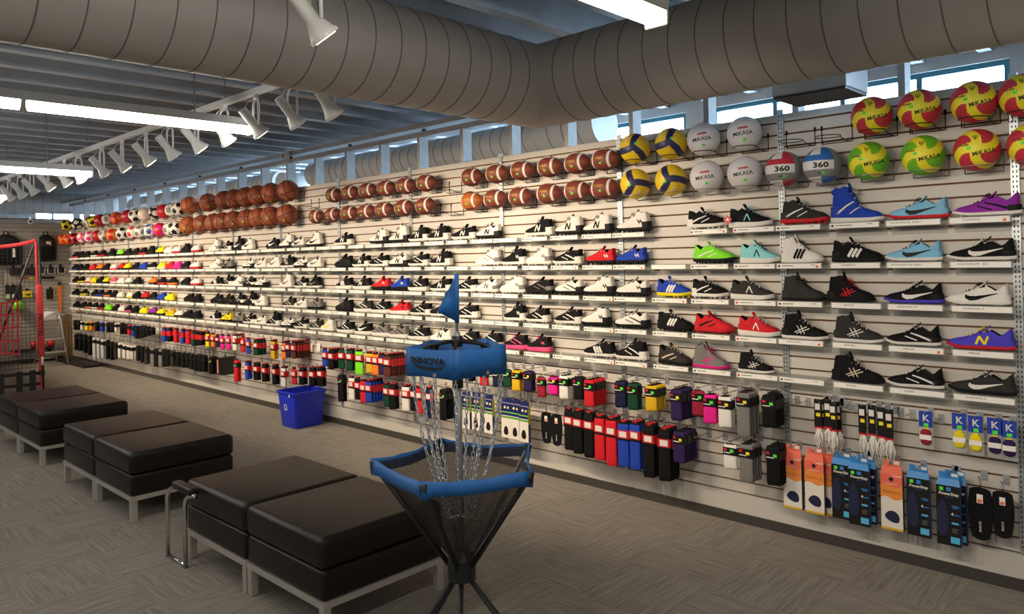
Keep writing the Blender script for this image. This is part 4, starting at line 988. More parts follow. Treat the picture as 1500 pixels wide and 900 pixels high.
# insole boxes
def half_oval(cx, cz, w, h, y, rot=0.0, nm='insole'):
    mb = MB(); n = 22; pts = []
    for i in range(n):
        a = 2 * PI * i / n; x = w / 2 * math.cos(a); z = h / 2 * math.sin(a) * (1 if math.sin(a) > 0 else .45) + (0 if math.sin(a) > 0 else .0); pts.append((cx + x * math.cos(rot) - z * math.sin(rot), cz + x * math.sin(rot) + z * math.cos(rot)))
    mb.loft([[(x, y, z) for x, z in pts], [(x, y - .0012, z) for x, z in pts]]); return mb.mesh(nm)
OB = {}
BW, BH, BD = .112, .33, .026
def box_orange():
    if 'o' in OB: return OB['o']
    f = -BD / 2
    wave = lambda z0, z1, nm, y: MB().loft([[(-BW / 2 + BW * i / 10, y, z0 + .008 * math.sin(i * .7)) for i in range(11)], [(-BW / 2 + BW * i / 10, y, z1 + (0 if z1 > -.06 else .006 * math.sin(i * .6))) for i in range(11)]], False, False).mesh(nm)
    OB['o'] = [('carton', MB().box(-BW / 2, BW / 2, -BD / 2, BD / 2, -BH - .03, -.06).mesh('carton'), 'w'),
               ('gable', MB().add([(-BW / 2, -BD / 2, -.06), (BW / 2, -BD / 2, -.06), (BW / 2, BD / 2, -.06), (-BW / 2, BD / 2, -.06), (-BW / 2 + .008, 0, -.01), (BW / 2 - .008, 0, -.01)], [(0, 1, 5, 4), (2, 3, 4, 5), (1, 2, 5), (3, 0, 4)]).mesh('gable'), 'j'),
               ('hang_tab', MB().box(-.04, -.014, -.001, .001, -.014, .022).box(.006, .044, -.001, .001, -.014, .022).box(-.014, .006, -.001, .001, -.014, .0).mesh('hang_tab'), 'j'),
               ('orange_panel', wave(-.185, -.06, 'orange_panel', f - .0006), 'ob'), ('coral_panel', wave(-.115, -.06, 'coral_panel', f - .0011), 'j'),
               ('side_panel', MB().box(BW / 2, BW / 2 + .0008, -BD / 2, BD / 2, -BH - .03, -.06).mesh('side_panel'), 'i'),
               ('foot_band', MB().box(-BW / 2, BW / 2, f - .0008, f, -BH - .03, -BH - .018).mesh('foot_band'), 'h'),
               ('insole_window', half_oval(.0, -.295, .076, .085, f - .0002, -.35), 'nv'),
               ('lettering', text_mesh('PINNACLE', .019, lambda x, z: f - .0012, 0, -.152, off=.0006, sx=1.05, maxe=1), 'br'), ('lettering', text_mesh('POWERSTEP', .011, lambda x, z: f - .0012, 0, -.107, off=.0006, maxe=1), 'w'),
               ('logo', MB().add([(0, f - .0018, -.066), (.015, f - .0018, -.081), (0, f - .0018, -.096), (-.015, f - .0018, -.081)], [(0, 3, 2, 1)]).mesh('logo'), 'i'), ('barcode', MB().box(.014, .042, -.0022, -.0011, .0, .018).mesh('barcode'), 'w')]
    return OB['o']
def box_blue():
    if 'b' in OB: return OB['b']
    f = -BD / 2
    OB['b'] = [('carton', MB().box(-BW / 2, BW / 2, -BD / 2, BD / 2, -BH - .03, -.05).mesh('carton'), 'k'),
               ('gable', MB().add([(-BW / 2, -BD / 2, -.05), (BW / 2, -BD / 2, -.05), (BW / 2, BD / 2, -.05), (-BW / 2, BD / 2, -.05), (-BW / 2 + .008, 0, -.015), (BW / 2 - .008, 0, -.015)], [(0, 1, 5, 4), (2, 3, 4, 5), (1, 2, 5), (3, 0, 4)]).mesh('gable'), 'bl'),
               ('hang_tab', MB().box(-.044, -.014, -.001, .001, -.016, .018).box(.006, .048, -.001, .001, -.016, .018).box(-.014, .006, -.001, .001, -.016, -.002).mesh('hang_tab'), 'bl'),
               ('side_panel', MB().box(BW / 2, BW / 2 + .0008, -BD / 2, BD / 2, -BH - .03, -.05).mesh('side_panel'), 'bd'),
               ('insole_print', half_oval(-BW / 2 + .028, -.255, .056, .26, f, .0), 'nv'),
               ('logo', MB().box(-.008, .014, f - .001, f, -.078, -.058).mesh('logo'), 'bl'),
               ('lettering', text_mesh('PowerStep', .021, lambda x, z: f, .002, -.092, off=.0008, bold=.0006, shear=.15, maxe=1), 'w'),
               ('lettering', text_mesh('pulse plus', .009, lambda x, z: f, .004, -.108, off=.0008, maxe=1), 'bl'), ('lettering', text_mesh('4', .022, lambda x, z: f, .018, -.195, off=.0008, bold=.0006, maxe=1), 'w'),
               ('blurb', MB().box(.014, .05, f - .0008, f, -.155, -.150).box(.02, .045, f - .0008, f, -.163, -.159).box(.026, .05, f - .0008, f, -.2, -.195).mesh('blurb'), 'bl'), ('shoe_print', MB().box(.014, .046, f - .0008, f, -.246, -.236).mesh('shoe_print'), 'cy'),
               ('small_print', MB().box(.016, .046, f - .0008, f, -.272, -.269).box(.016, .04, f - .0008, f, -.281, -.278).box(.016, .043, f - .0008, f, -.29, -.287).mesh('small_print'), 'g'), ('offer_square', MB().box(.008, .05, f - .0009, f, -.345, -.312).mesh('offer_square'), 'cy'),
               ('barcode', MB().box(.014, .044, -.0022, -.0011, -.002, .014).mesh('barcode'), 'w'), ('price_sticker', MB().box(-.04, -.022, f - .0009, f, -.078, -.060).mesh('price_sticker'), 'gr')]
    return OB['b']
XM = {'ob': mat('box_orange', (.85, .28, .05), .4), 'nv': mat('insole_navy', (.012, .016, .06), .5), 'br': mat('box_brown', (.35, .12, .05), .5), 'bl': mat('box_blue', (.03, .24, .62), .4), 'bd': mat('box_side_blue', (.02, .05, .22), .4), 'cy': mat('box_cyan', (.10, .50, .80), .4), 'gr': M_GREEN,
      'j': mat('box_coral', (.85, .16, .09), .4), 'w': mat('box_cream', (.78, .73, .66), .45), 'yg': mat('box_olive', (.42, .40, .03), .45), 'nvb': mat('box_navy', (.015, .02, .12), .4), 'gn': mat('box_green', (.12, .35, .05), .45)}
def bm_(c): return XM[c] if c in XM else paint(c, .4)
def hang_boxes(lst, fn, nm, word, group):
    for i, (px, py, y, lab) in enumerate(lst):
        p = wall(px, py, y); t = thing(nm, lab, 'insole box', (p.x, y, p.z), 0, group)
        for n_, me, c in fn(): obj(n_, me, t, bm_(c))
        if y < -.08: hook(p.x - .004, p.z + .004, -y + .03, 'steel hook for the ' + lab)
def under(px): return None
hang_boxes([(1161, 657, -.115, 'orange and cream insole box, leftmost of the orange ones'), (1193, 662, -.13, 'orange and cream insole box, front middle one beside blue boxes'), (1208, 664, -.075, 'orange and cream insole box half hidden behind another orange one'), (1306, 680, -.12, 'orange and cream insole box standing alone between blue boxes')], box_orange, 'insole_box', '', 'orange insole boxes')
hang_boxes([(1233, 668, -.115, 'black and blue insole box, leftmost of the blue ones'), (1258, 675, -.16, 'black and blue insole box in front beside the leftmost one'), (1268, 672, -.10, 'black and blue insole box tucked behind the front left pair'), (1345, 687, -.115, 'black and blue insole box right of the lone orange box'), (1389, 697, -.15, 'black and blue insole box, front one nearest the black insoles'), (1398, 695, -.09, 'black and blue insole box, rear one nearest the black insoles')], box_blue, 'insole_box', '', 'blue insole boxes')
# loose black insoles with tags
def insole_mesh(L, W):
    pts = []; n = 28
    for i in range(n):
        a = 2 * PI * i / n; z = -L / 2 * (1 - math.cos(a)); f = (1 - math.cos(a)) / 2; w = W * (.36 + .14 * math.sin(f * PI) + .10 * (1 - f)) * (math.sin(a) / max(.25, abs(math.sin(a))) if abs(math.sin(a)) > .02 else 0) * min(1, abs(math.sin(a)) * 2.2) ** .6
        pts.append((w, z))
    return MB().loft([[(x, .004, z - .05) for x, z in pts], [(x * 1.03, 0, z - .05) for x, z in pts], [(x, -.005, z - .05) for x, z in pts]]).mesh('insole')
INS = insole_mesh(.27, .10); INT = MB().box(-.014, .014, -.0075, -.0055, -.13, -.085).mesh('tag'); INR = MB().box(-.010, .010, -.0082, -.0072, -.127, -.110).mesh('tag_dot'); INL = text_mesh('BRIDGE', .016, lambda x, z: -.006, 0, -.25, off=.0006, rot=PI / 2, maxe=1); INC = MB().tube([(0, 0, -.055), (.008, -.004, -.03), (0, 0, 0), (-.006, .004, -.03), (0, 0, -.055)], .0016, 4).mesh('loop', True)
for px, py, y, lab, big in ((1435, 700, -.10, 'loose black insoles with white tag, left pair beside blue boxes', 1.0), (1468, 707, -.10, 'loose black insoles with white tag, right pair by the upright', .88), (815, 598, -.19, 'slim black insole on a peg beside the tall black socks', .9), (800, 595, -.19, 'slim black insole on a peg, left of its neighbour', .9), (669, 574, -.19, 'slim black insole on a peg behind the basket pole', .9)):
    p = wall(px, py, y); t = thing('insole', lab, 'insole', (p.x, y, p.z), R_.uniform(-.1, .1), 'loose black insoles'); t.scale = (big, 1, big)
    obj('insole', INS, t, fabric('k')); obj('tag', INT, t, M_TAG); obj('tag_dot', INR, t, M_INKO); obj('loop', INC, t, M_WIRE); obj('lettering', INL, t, paint('w'))
    hook(p.x, p.z, -y + .03, 'steel hook for the ' + lab)
# navy, green and cream insole boxes behind the disc basket
def box_sf():
    if 's' in OB: return OB['s']
    f = -BD / 2; W2 = .10 / 2
    OB['s'] = [('carton', MB().box(-W2, W2, -BD / 2, BD / 2, -.31, -.03).mesh('carton'), 'w'), ('side_panel', MB().box(W2, W2 + .0009, -BD / 2, BD / 2, -.17, -.03).mesh('side_panel'), 'yg'), ('side_foot', MB().box(W2, W2 + .0009, -BD / 2, BD / 2, -.31, -.17).mesh('side_foot'), 'nvb'),
               ('header', MB().box(-W2, W2, f - .0008, f, -.10, -.03).mesh('header'), 'nvb'), ('hang_tab', MB().box(-W2, W2, -.001, .001, -.03, .012).mesh('hang_tab'), 'nvb'), ('lime_line', MB().box(-W2, W2, f - .001, f, -.106, -.099).mesh('lime_line'), 'n'),
               ('navy_band', MB().box(-W2, W2, f - .0009, f, -.128, -.106).mesh('navy_band'), 'nvb'), ('green_band', MB().box(-W2, W2, f - .0009, f, -.15, -.134).mesh('green_band'), 'gn'), ('insole_window', half_oval(0, -.265, .05, .10, f, 0), 'k'), ('logo', half_oval(-.008, -.066, .022, .03, f - .0008), 'w'), ('price_sticker', MB().box(.018, .036, f - .0014, f, -.072, -.056).mesh('price_sticker'), 'yst')]
    return OB['s']
XM['yst'] = M_YEL
hang_boxes([(683, 575, -.16, 'navy and cream insole box, leftmost behind the disc basket pole'), (698, 577, -.16, 'navy and cream insole box, left of a pair behind the chains'), (716, 580, -.16, 'navy and cream insole box, right of a pair behind the chains'), (742, 585, -.17, 'navy and cream insole box, left of three in a row'), (755, 587, -.17, 'navy and cream insole box, middle of three in a row'), (768, 590, -.17, 'navy and cream insole box, right of three in a row')], box_sf, 'insole_box', '', 'navy insole boxes behind the basket')
# boxed shin pads in the lower sock row
p = wall(324, 524, -.2); t = thing('boxed_pad', 'large black boxed pad hanging in the lower sock row', 'box', (p.x, -.2, p.z), 0)
obj('carton', MB().rbox(-.06, .06, -.03, .16, -.22, 0, .006).mesh('carton'), t, paint('k')); obj('face_print', MB().box(-.055, -.02, -.032, -.029, -.2, -.03).mesh('face_print'), t, paint('j'))
obj('hook_arm', MB().tube([(0, .19, .02), (0, -.04, .02)], .003, 5).mesh('hook_arm'), t, M_CHROME); obj('hang_loop', MB().box(-.02, .02, .05, .054, -.01, .03).mesh('hang_loop'), t, paint('k'))
# ------------------------------------------------------------------ disc golf basket
BP = at(673, 672, 2.9); ZR = BP.z
bk = thing('disc_golf_basket', 'blue portable disc golf basket with hanging chains and flag', 'disc golf basket', (BP.x, BP.y, 0), math.atan2(CR.y, CR.x))
M_BLUE = mat('basket_nylon', (.015, .14, .44), .55, noise=.10, scale=25, bump=.25); M_BLK = mat('basket_black', (.014, .014, .016), .45); M_POLE = mat('pole_grey', (.42, .43, .45), .35, .4)
def mesh_cloth():
    m = bpy.data.materials.new('mesh_cloth'); m.use_nodes = True; nt = m.node_tree; b = nt.nodes['Principled BSDF']; o = nt.nodes['Material Output']
    b.inputs['Base Color'].default_value = (.02, .018, .016, 1); b.inputs['Roughness'].default_value = .6
    tc = nt.nodes.new('ShaderNodeTexCoord'); w1 = nt.nodes.new('ShaderNodeTexWave'); w2 = nt.nodes.new('ShaderNodeTexWave'); w2.bands_direction = 'Z'
    for w in (w1, w2): w.inputs['Scale'].default_value = 55; nt.links.new(tc.outputs['Object'], w.inputs['Vector'])
    mx = nt.nodes.new('ShaderNodeMath'); mx.operation = 'MAXIMUM'; nt.links.new(w1.outputs['Fac'], mx.inputs[0]); nt.links.new(w2.outputs['Fac'], mx.inputs[1])
    mr = nt.nodes.new('ShaderNodeMapRange'); mr.inputs['From Min'].default_value = .4; mr.inputs['From Max'].default_value = .7; mr.inputs['To Min'].default_value = .25; mr.inputs['To Max'].default_value = .85
    nt.links.new(mx.outputs[0], mr.inputs['Value'])
    t = nt.nodes.new('ShaderNodeBsdfTransparent'); ms = nt.nodes.new('ShaderNodeMixShader'); nt.links.new(mr.outputs[0], ms.inputs[0]); nt.links.new(t.outputs[0], ms.inputs[1]); nt.links.new(b.outputs[0], ms.inputs[2]); nt.links.new(ms.outputs[0], o.inputs[0]); return m
M_NET = mesh_cloth()
RR, ZA = .338, .60
A1 = [math.radians(a) for a in (180, 252, 324, 36, 108)]; A2 = [math.radians(a) for a in (198, 270, 342, 54, 126)]
def pent(R, A, z): return [Vector((R * math.cos(a), R * math.sin(a), z)) for a in A]
rim = pent(RR, A1, ZR); low = pent(.045, A1, ZA)
rb = MB()
for i in range(5):
    a, b = rim[i], rim[(i + 1) % 5]; pts = []
    for q in range(9):
        t = q / 8; p = a.lerp(b, t); sag = .016 * math.sin(PI * t); inward = 1 - .045 * math.sin(PI * t); pts.append(Vector((p.x * inward, p.y * inward, p.z - sag)))
    mb = MB(); rings = []
    for q, p in enumerate(pts):
        o = Vector((p.x, p.y, 0)).normalized(); wv = .003 * math.sin(q * 2.1 + i); hh = .044 + (.012 if q in (0, 8) else 0)
        rings.append([p + o * .004 + Vector((0, 0, .006 + wv)), p + o * (.006 + wv) + Vector((0, 0, -hh * .5)), p + o * .004 + Vector((0, 0, -hh)), p - o * .004 + Vector((0, 0, -hh)), p - o * .004 + Vector((0, 0, .006 + wv))])
    obj('rim_band', mb.loft(rings).mesh('rim_band', True), bk, M_BLUE)
    mb = MB(); n = 8
    grid = []
    for r_ in range(6):
        f = r_ / 5; row = []
        for q, p in enumerate(pts):
            l = low[i].lerp(low[(i + 1) % 5], q / 8); c = p.lerp(l, f); k = 1 - .10 * math.sin(PI * f) * math.sin(PI * q / 8); row.append((c.x * k, c.y * k, c.z))
        grid.append(row)
    obj('net_panel', MB().loft(grid, False, False).mesh('net_panel', True), bk, M_NET)
    obj('corner_rod', MB().cyl(rim[i] * 1 + Vector((0, 0, -.02)) - Vector((rim[i].x, rim[i].y, 0)) * .03, low[i] + Vector((0, 0, -.03)), .0105, 10).mesh('corner_rod', True), bk, M_POLE if i > 2 else M_BLK)
    obj('corner_cap', MB().cyl(rim[i] + Vector((0, 0, -.05)) - Vector((rim[i].x, rim[i].y, 0)) * .05, rim[i] + Vector((0, 0, -.002)) - Vector((rim[i].x, rim[i].y, 0)) * .01, .015, 10).mesh('corner_cap', True), bk, M_BLK)
    f_ = Vector((.42 * math.cos(A2[i]), .42 * math.sin(A2[i]), .012)); obj('foot_leg', MB().tube([(0, 0, ZA - .04), f_ * .5 + Vector((0, 0, .30)), f_], .0095, 8).mesh('foot_leg', True), bk, M_BLK)
obj('hub', MB().tube([(0, 0, ZA - .09), (0, 0, ZA - .08), (0, 0, ZA + .0), (0, 0, ZA + .03)], [.03, .055, .055, .028], 14).mesh('hub'), bk, M_BLK)
obj('pole', MB().cyl((0, 0, ZA), (0, 0, 1.47), .0135, 14).mesh('pole', True), bk, M_POLE)
obj('pole_joint', MB().cyl((0, 0, 1.255), (0, 0, 1.305), .021, 14).mesh('pole_joint', True), bk, M_BLK)
obj('top_collar', MB().cyl((0, 0, 1.415), (0, 0, 1.455), .021, 14).mesh('top_collar', True), bk, M_BLK)
ZB0, ZB1, RBD = 1.312, 1.425, .197
bt = pent(RBD, A2, 0); band_o = []
for i in range(5):
    a, b = bt[i], bt[(i + 1) % 5]; rings = []
    for q in range(9):
        p = a.lerp(b, q / 8); o = Vector((p.x, p.y, 0)).normalized(); w = .002 * math.sin(q * 1.7 + i * 2); s = .006 * math.sin(PI * q / 8)
        rings.append([p + o * (w + .0015) + Vector((0, 0, ZB0 + s * .6 + .002)), p + o * (.003 - w) + Vector((0, 0, (ZB0 + ZB1) / 2)), p + o * (w + .0015) + Vector((0, 0, ZB1 - s)), p - o * .0015 + Vector((0, 0, ZB1 - s)), p - o * .0015 + Vector((0, 0, ZB0 + s * .6 + .002))])
    band_o.append(obj('top_band', MB().loft(rings).mesh('top_band', True), bk, M_BLUE))
    obj('spoke', MB().tube([(0, 0, 1.435), bt[i] * .55 + Vector((0, 0, 1.425)), bt[i] * .97 + Vector((0, 0, 1.385))], .007, 6).mesh('spoke', True), bk, M_BLK)
    obj('corner_clip', MB().rbox(-.015, .015, -.012, .012, -.03, .02, .006).mesh('corner_clip'), bk, M_BLK, bt[i] * .87 + Vector((0, 0, 1.39)))
    obj('grommet', MB().tube([(bt[i].lerp(bt[(i + 1) % 5], .62) * 1.012) + Vector((0, 0, ZB0 + .016)), (bt[i].lerp(bt[(i + 1) % 5], .62) * 1.035) + Vector((0, 0, ZB0 + .016))], .008, 10).mesh('grommet'), bk, M_CHROME)
# brand lettering and swoosh on the face between corners 198 and 270
fm_ = (bt[0] + bt[1]) / 2; ang = math.atan2((bt[1] - bt[0]).y, (bt[1] - bt[0]).x); nrm = Vector((math.sin(ang), -math.cos(ang), 0))
lt = obj('lettering', text_mesh('INNOVA', .034, lambda x, z: 0, bold=.0014, sx=1.25, shear=-.15, maxe=1), bk, M_BLK, fm_ + nrm * .0075 + Vector((0, 0, 1.377)), (0, 0, ang))
sw = MB(); up_, dn_ = [], []
for i in range(17):
    t = i / 16; x = -.07 + .15 * t; up_.append((x, 0, -.010 - .006 * math.sin(PI * t))); dn_.append((x - .004, 0, -.012 - .016 * math.sin(PI * t) ** .7))
sw.loft([dn_, up_], False, False); obj('brand_swoosh', sw.mesh('brand_swoosh'), bk, M_BLK, fm_ + nrm * .0075 + Vector((0, 0, 1.372)), (0, 0, ang))
# flag
obj('flag_rod', MB().cyl((0, 0, 1.44), (.004, 0, 1.69), .0055, 8).mesh('flag_rod', True), bk, M_POLE)
fg = []
for i in range(9):
    t = i / 8; x = -.072 * t; zt = 1.688 - (1.688 - 1.555) * t; zb = 1.508 + (1.550 - 1.508) * t; fg.append([(x, .006 * math.sin(t * 5) + s, zz) for s, zz in ((-.001, zb), (.001, zb), (.001, (zb + zt) / 2 + .0), (.001, zt), (-.001, zt), (-.001, (zb + zt) / 2))])
obj('flag', MB().loft(fg).mesh('flag', True), bk, M_BLUE); obj('flag_sleeve', MB().tube([(.002, 0, 1.505), (.004, 0, 1.695)], .009, 8).mesh('flag_sleeve', True), bk, M_BLUE)
# chains of links
def link_mesh(L=.030, W=.0155, r=.0023):
    pts = []
    for k in range(12):
        a = 2 * PI * k / 12; c, s = math.cos(a), math.sin(a); pts.append(((W / 2 - r) * c, 0, (L / 2 - W / 2) * (1 if s >= 0 else -1) + (W / 2 - r) * s))
    return MB().tube(pts, r, 5, closed=True).mesh('link', True)
LK = link_mesh()
def cpath(a, t, r0, r1, z0, z1): rr = r0 + (r1 - r0) * t ** 1.7; return Vector((rr * math.cos(a), rr * math.sin(a), z0 + (z1 - z0) * t))
for ci in range(10):
    a = 2 * PI * (ci + .35) / 10 + (.12 if ci % 2 else -.05); ch = bpy.data.objects.new('chain', None); ch.empty_display_size = .02; COL.objects.link(ch); ch.parent = bk
    n = 25
    for k in range(n):
        t = (k + .5) / n; p = cpath(a, t, .172, .05, 1.318, .775); d = (cpath(a, min(1, t + .01), .172, .05, 1.318, .775) - cpath(a, t - .01, .172, .05, 1.318, .775)).normalized()
        q = d.to_track_quat('Z', 'Y'); o = obj('link', LK, ch, M_GALV, p); o.rotation_mode = 'QUATERNION'; o.rotation_quaternion = q @ Matrix.Rotation(PI / 2 * (k % 2) + .5 + ci, 4, 'Z').to_quaternion()
inn = MB(); lv = [v.co.copy() for v in LK.vertices]; lf = [tuple(f.vertices) for f in LK.polygons]
for ci in range(2):
    a = 2 * PI * ci / 2 + .3
    for k in range(23):
        t = (k + .5) / 23; p = cpath(a, t, .105, .04, 1.25, .79); q = Matrix.Rotation(PI / 2 * (k % 2) + ci, 3, 'Z'); inn.add([q @ v + p for v in lv], lf)
for k in range(22):
    a = 2 * PI * k / 22; p = Vector((.052 * math.cos(a), .052 * math.sin(a), .772 + .008 * math.sin(3 * a))); q = Matrix.Rotation(a, 3, 'Z') @ Matrix.Rotation(PI / 2, 3, 'X') @ Matrix.Rotation(PI / 2 * (k % 2), 3, 'Z') @ Matrix.Identity(3); inn.add([q @ v * .8 + p for v in lv], lf)
obj('inner_chains', inn.mesh('inner_chains', True), bk, M_GALV, kind='stuff')

# ------------------------------------------------------------------ benches
def vinyl():
    m = mat('black_vinyl', (.011, .009, .008), .36, bump=.05, scale=14, spec=.32); return m
M_VIN = vinyl(); M_LEG = mat('bench_steel', (.52, .49, .44), .4, .4)
BU = .744
def soft(mb_args, name): return smooth_by_angle(MB().rbox(*mb_args).mesh(name), 60)
CU_ = soft((0, BU, 0, BU, .318, .47, .034, 5), 'cushion'); BS_ = soft((.006, BU - .006, .006, BU - .006, .172, .318, .022, 4), 'base'); 
LEGM = MB().rbox(-.021, .021, -.021, .021, 0, .142, .003, 1).mesh('leg'); FRM = MB().box(0, BU, .004, .044, .142, .172).box(0, BU, BU - .044, BU - .004, .142, .172).box(.004, .044, .044, BU - .044, .142, .172).box(BU - .044, BU - .004, .044, BU - .044, .142, .172).mesh('frame')
PIP = MB().tube([(.03, -.002, .46), (BU - .03, -.002, .46)], .004, 5).mesh('piping')
for x0, lab in ((-6.93, 'left half of the middle pair, beside the steel legs'), (-6.178, 'right half of the middle pair'), (-4.545, 'left half of the nearest pair'), (-3.793, 'right half of the nearest pair, behind the disc basket'), (-8.325, 'right half of the farthest pair'), (-9.077, 'left half of the farthest pair')):
    t = thing('bench_cube', 'black vinyl bench seat, ' + lab, 'bench', (x0, -2.655, 0), 0, 'black vinyl bench seats')
    obj('cushion', CU_, t, M_VIN); obj('base', BS_, t, M_VIN); obj('frame', FRM, t, M_LEG)
    for lx in (.025, BU - .025):
        for ly in (.027, BU - .027): obj('leg', LEGM, t, M_LEG, (lx, ly, 0))
# fitting stool
t = thing('foot_rest', 'narrow black padded rest on bent chrome tubes against the nearest bench', 'foot rest', (-4.44, -2.695, 0))
obj('pad', soft((-.13, .13, -.032, .028, .425, .468, .014, 4), 'pad'), t, M_VIN)
for sx in (-.12, .13):
    obj('leg', MB().tube([(sx + .02, -.005, .428), (sx - .03, -.012, .424), (sx - .065, -.022, .405), (sx - .082, -.025, .36), (sx - .085, -.025, .0)], .0125, 10).mesh('leg', True), t, M_CHROME)
obj('floor_bar', MB().tube([(-.205, -.025, .012), (.045, -.025, .012)], .0105, 8).mesh('floor_bar', True), t, M_CHROME)
# recycling bin
M_BIN = mat('bin_blue', (.014, .032, .55), .38)
t = thing('recycling_bin', 'blue plastic recycling bin with white arrows standing at the sock wall', 'bin', (-7.235, -.285, 0))
def rr4(hx, hy, z, r=.03, k=3):
    pts = []
    for cx, cy, a0 in ((hx - r, hy - r, 0), (-hx + r, hy - r, 90), (-hx + r, -hy + r, 180), (hx - r, -hy + r, 270)):
        for i in range(k + 1): a = math.radians(a0 + 90 * i / k); pts.append((cx + r * math.cos(a), cy + r * math.sin(a), z))
    return pts
obj('tub', smooth_by_angle(MB().loft([rr4(.145, .155, .0, .02), rr4(.152, .162, .012), rr4(.182, .188, .365), rr4(.177, .183, .372), rr4(.149, .159, .02), rr4(.14, .15, .016)]).mesh('tub'), 40), t, M_BIN)
obj('rim', smooth_by_angle(MB().loft([rr4(.182, .188, .352), rr4(.193, .199, .355), rr4(.195, .201, .378), rr4(.188, .194, .384), rr4(.178, .184, .380), rr4(.178, .184, .36)], True, False).mesh('rim'), 40), t, M_BIN)
ar = MB()
for k in range(3):
    a0 = 2 * PI * k / 3 + PI / 2
    for j in range(2):
        pass
    pts_o = [];
    for j in range(7):
        a = a0 + math.radians(-48 + 80 * j / 6); pts_o.append(a)
    ar.add([(.034 * math.cos(a), 0, .034 * math.sin(a)) for a in pts_o] + [(.021 * math.cos(a), 0, .021 * math.sin(a)) for a in pts_o], [(i, i + 1, 8 + i, 7 + i) for i in range(6)])
    a = pts_o[-1]; ar.add([(.041 * math.cos(a), 0, .041 * math.sin(a)), (.015 * math.cos(a), 0, .015 * math.sin(a)), (.029 * math.cos(a + .55), 0, .029 * math.sin(a + .55))], [(0, 1, 2)])
obj('recycling_mark', ar.mesh('recycling_mark'), t, paint('w'), (-.02, -.181, .215), (math.atan(.026 / .353), 0, 0))
obj('rim_label', MB().box(.085, .105, -.2025, -.2005, .335, .362).mesh('rim_label'), t, M_TAG)

# ------------------------------------------------------------------ corner at far left
M_RED = mat('net_red', (.55, .035, .045), .6, noise=.1, scale=20); M_ALU = mat('ladder_alu', (.62, .62, .60), .35, .6); M_NB = mat('net_black', (.012, .012, .013), .6)
NX = -12.25
t = thing('pitching_net', 'red bordered black pitching net with red strike zone ribbons and pad', 'sports net', (NX, -1.45, 0))
obj('post', MB().tube([(0, .012, 0), (0, -.01, 2.16)], .014, 8).mesh('post', True), t, M_NB)
obj('post', MB().tube([(0, -1.35, 0), (0, -1.33, 2.16)], .014, 8).mesh('post', True), t, M_NB)
tp = [Vector((.012, -.065 - 1.25 * i / 12, 2.135 - .10 * math.sin(PI * i / 12) ** .8)) for i in range(13)]
obj('border_tape', MB().loft([[p + Vector((0, 0, -.024)), p + Vector((.006, 0, 0)), p + Vector((0, 0, .024)), p + Vector((-.004, 0, 0))] for p in tp]).mesh('border_tape'), t, M_RED)
sd = [Vector((.012, -.055 + .035 * i / 6, 2.13 - 2.10 * i / 6)) for i in range(7)]
obj('border_tape', MB().loft([[p + Vector((0, -.017, 0)), p + Vector((.006, 0, 0)), p + Vector((0, .017, 0)), p + Vector((-.004, 0, 0))] for p in sd]).mesh('border_tape'), t, M_RED)
pad = obj('post_pad', soft((-.035, .035, -.04, .04, .485, 1.50, .02, 3), 'post_pad'), t, M_RED, rot=(0.012, 0, 0))
pl = obj('lettering', text_mesh('TRIGON', .085, lambda x, z: 0, bold=.002, shear=.25, maxe=1), pad, M_NB, (.037, 0, .92), (PI / 2 * 0, -PI / 2, PI / 2))
pl.rotation_euler = Matrix(((0, -1, 0), (0, 0, -1), (1, 0, 0))).to_3x3().to_euler() if False else pl.rotation_euler
pl.matrix_basis = Matrix(((0, -1, 0, .0365), (0, 0, -1, 0), (1, 0, 0, .92), (0, 0, 0, 1)))
obj('sleeve', MB().cyl((0.0, 0, .36), (0, 0, .485), .02, 10).mesh('sleeve', True), t, paint('w'))
obj('foot_joint', MB().rbox(-.03, .03, -.04, .03, .22, .29, .01).mesh('foot_joint'), t, M_NB)
obj('stay', MB().tube([(-.02, -.06, 2.1), (-.55, -.45, .55), (-.7, -.55, 0.02)], .016, 8).mesh('stay', True), t, M_NB)
obj('base_bar', MB().tube([(0, -1.35, .30), (0, 0, .25)], .02, 8).mesh('base_bar', True), t, M_NB); obj('base_bar', MB().tube([(.0, -1.35, .14), (0, -.02, .10)], .022, 8).mesh('base_bar', True), t, M_NB)
for yy in (-.12, -.28, -.5): obj('base_post', MB().box(-.02, .02, yy - .035, yy + .035, .0, .30).mesh('base_post'), t, M_NB)
nt_ = MB(); y = -.08
while y > -1.3: nt_.box(-.002, .002, y - .0022, y + .0022, .32, 2.05); y -= .052
z = .34
while z < 2.05: nt_.box(-.002, .002, -1.3, -.06, z - .0022, z + .0022); z += .052
obj('netting', nt_.mesh('netting'), t, M_NB, (-.03, 0, 0), kind='stuff')
for i in range(4):
    y0 = -.30 - .065 * i; obj('ribbon', MB().loft([[(.02 + .006 * math.sin(j), y0 + .008 * math.sin(j * 1.3 + i), .55 + .73 * j / 8), (.02 + .006 * math.sin(j), y0 + .022 + .008 * math.sin(j * 1.3 + i), .55 + .73 * j / 8)] for j in range(9)], False, False).mesh('ribbon'), t, M_RED)
for i, z in enumerate((.55, .73, .92, 1.10, 1.27)):
    obj('ribbon', MB().loft([[(.024, -.50 + .23 * j / 5, z + .012 * math.sin(j + i)), (.024, -.50 + .23 * j / 5, z + .024 + .012 * math.sin(j + i))] for j in range(6)], False, False).mesh('ribbon'), t, M_RED)
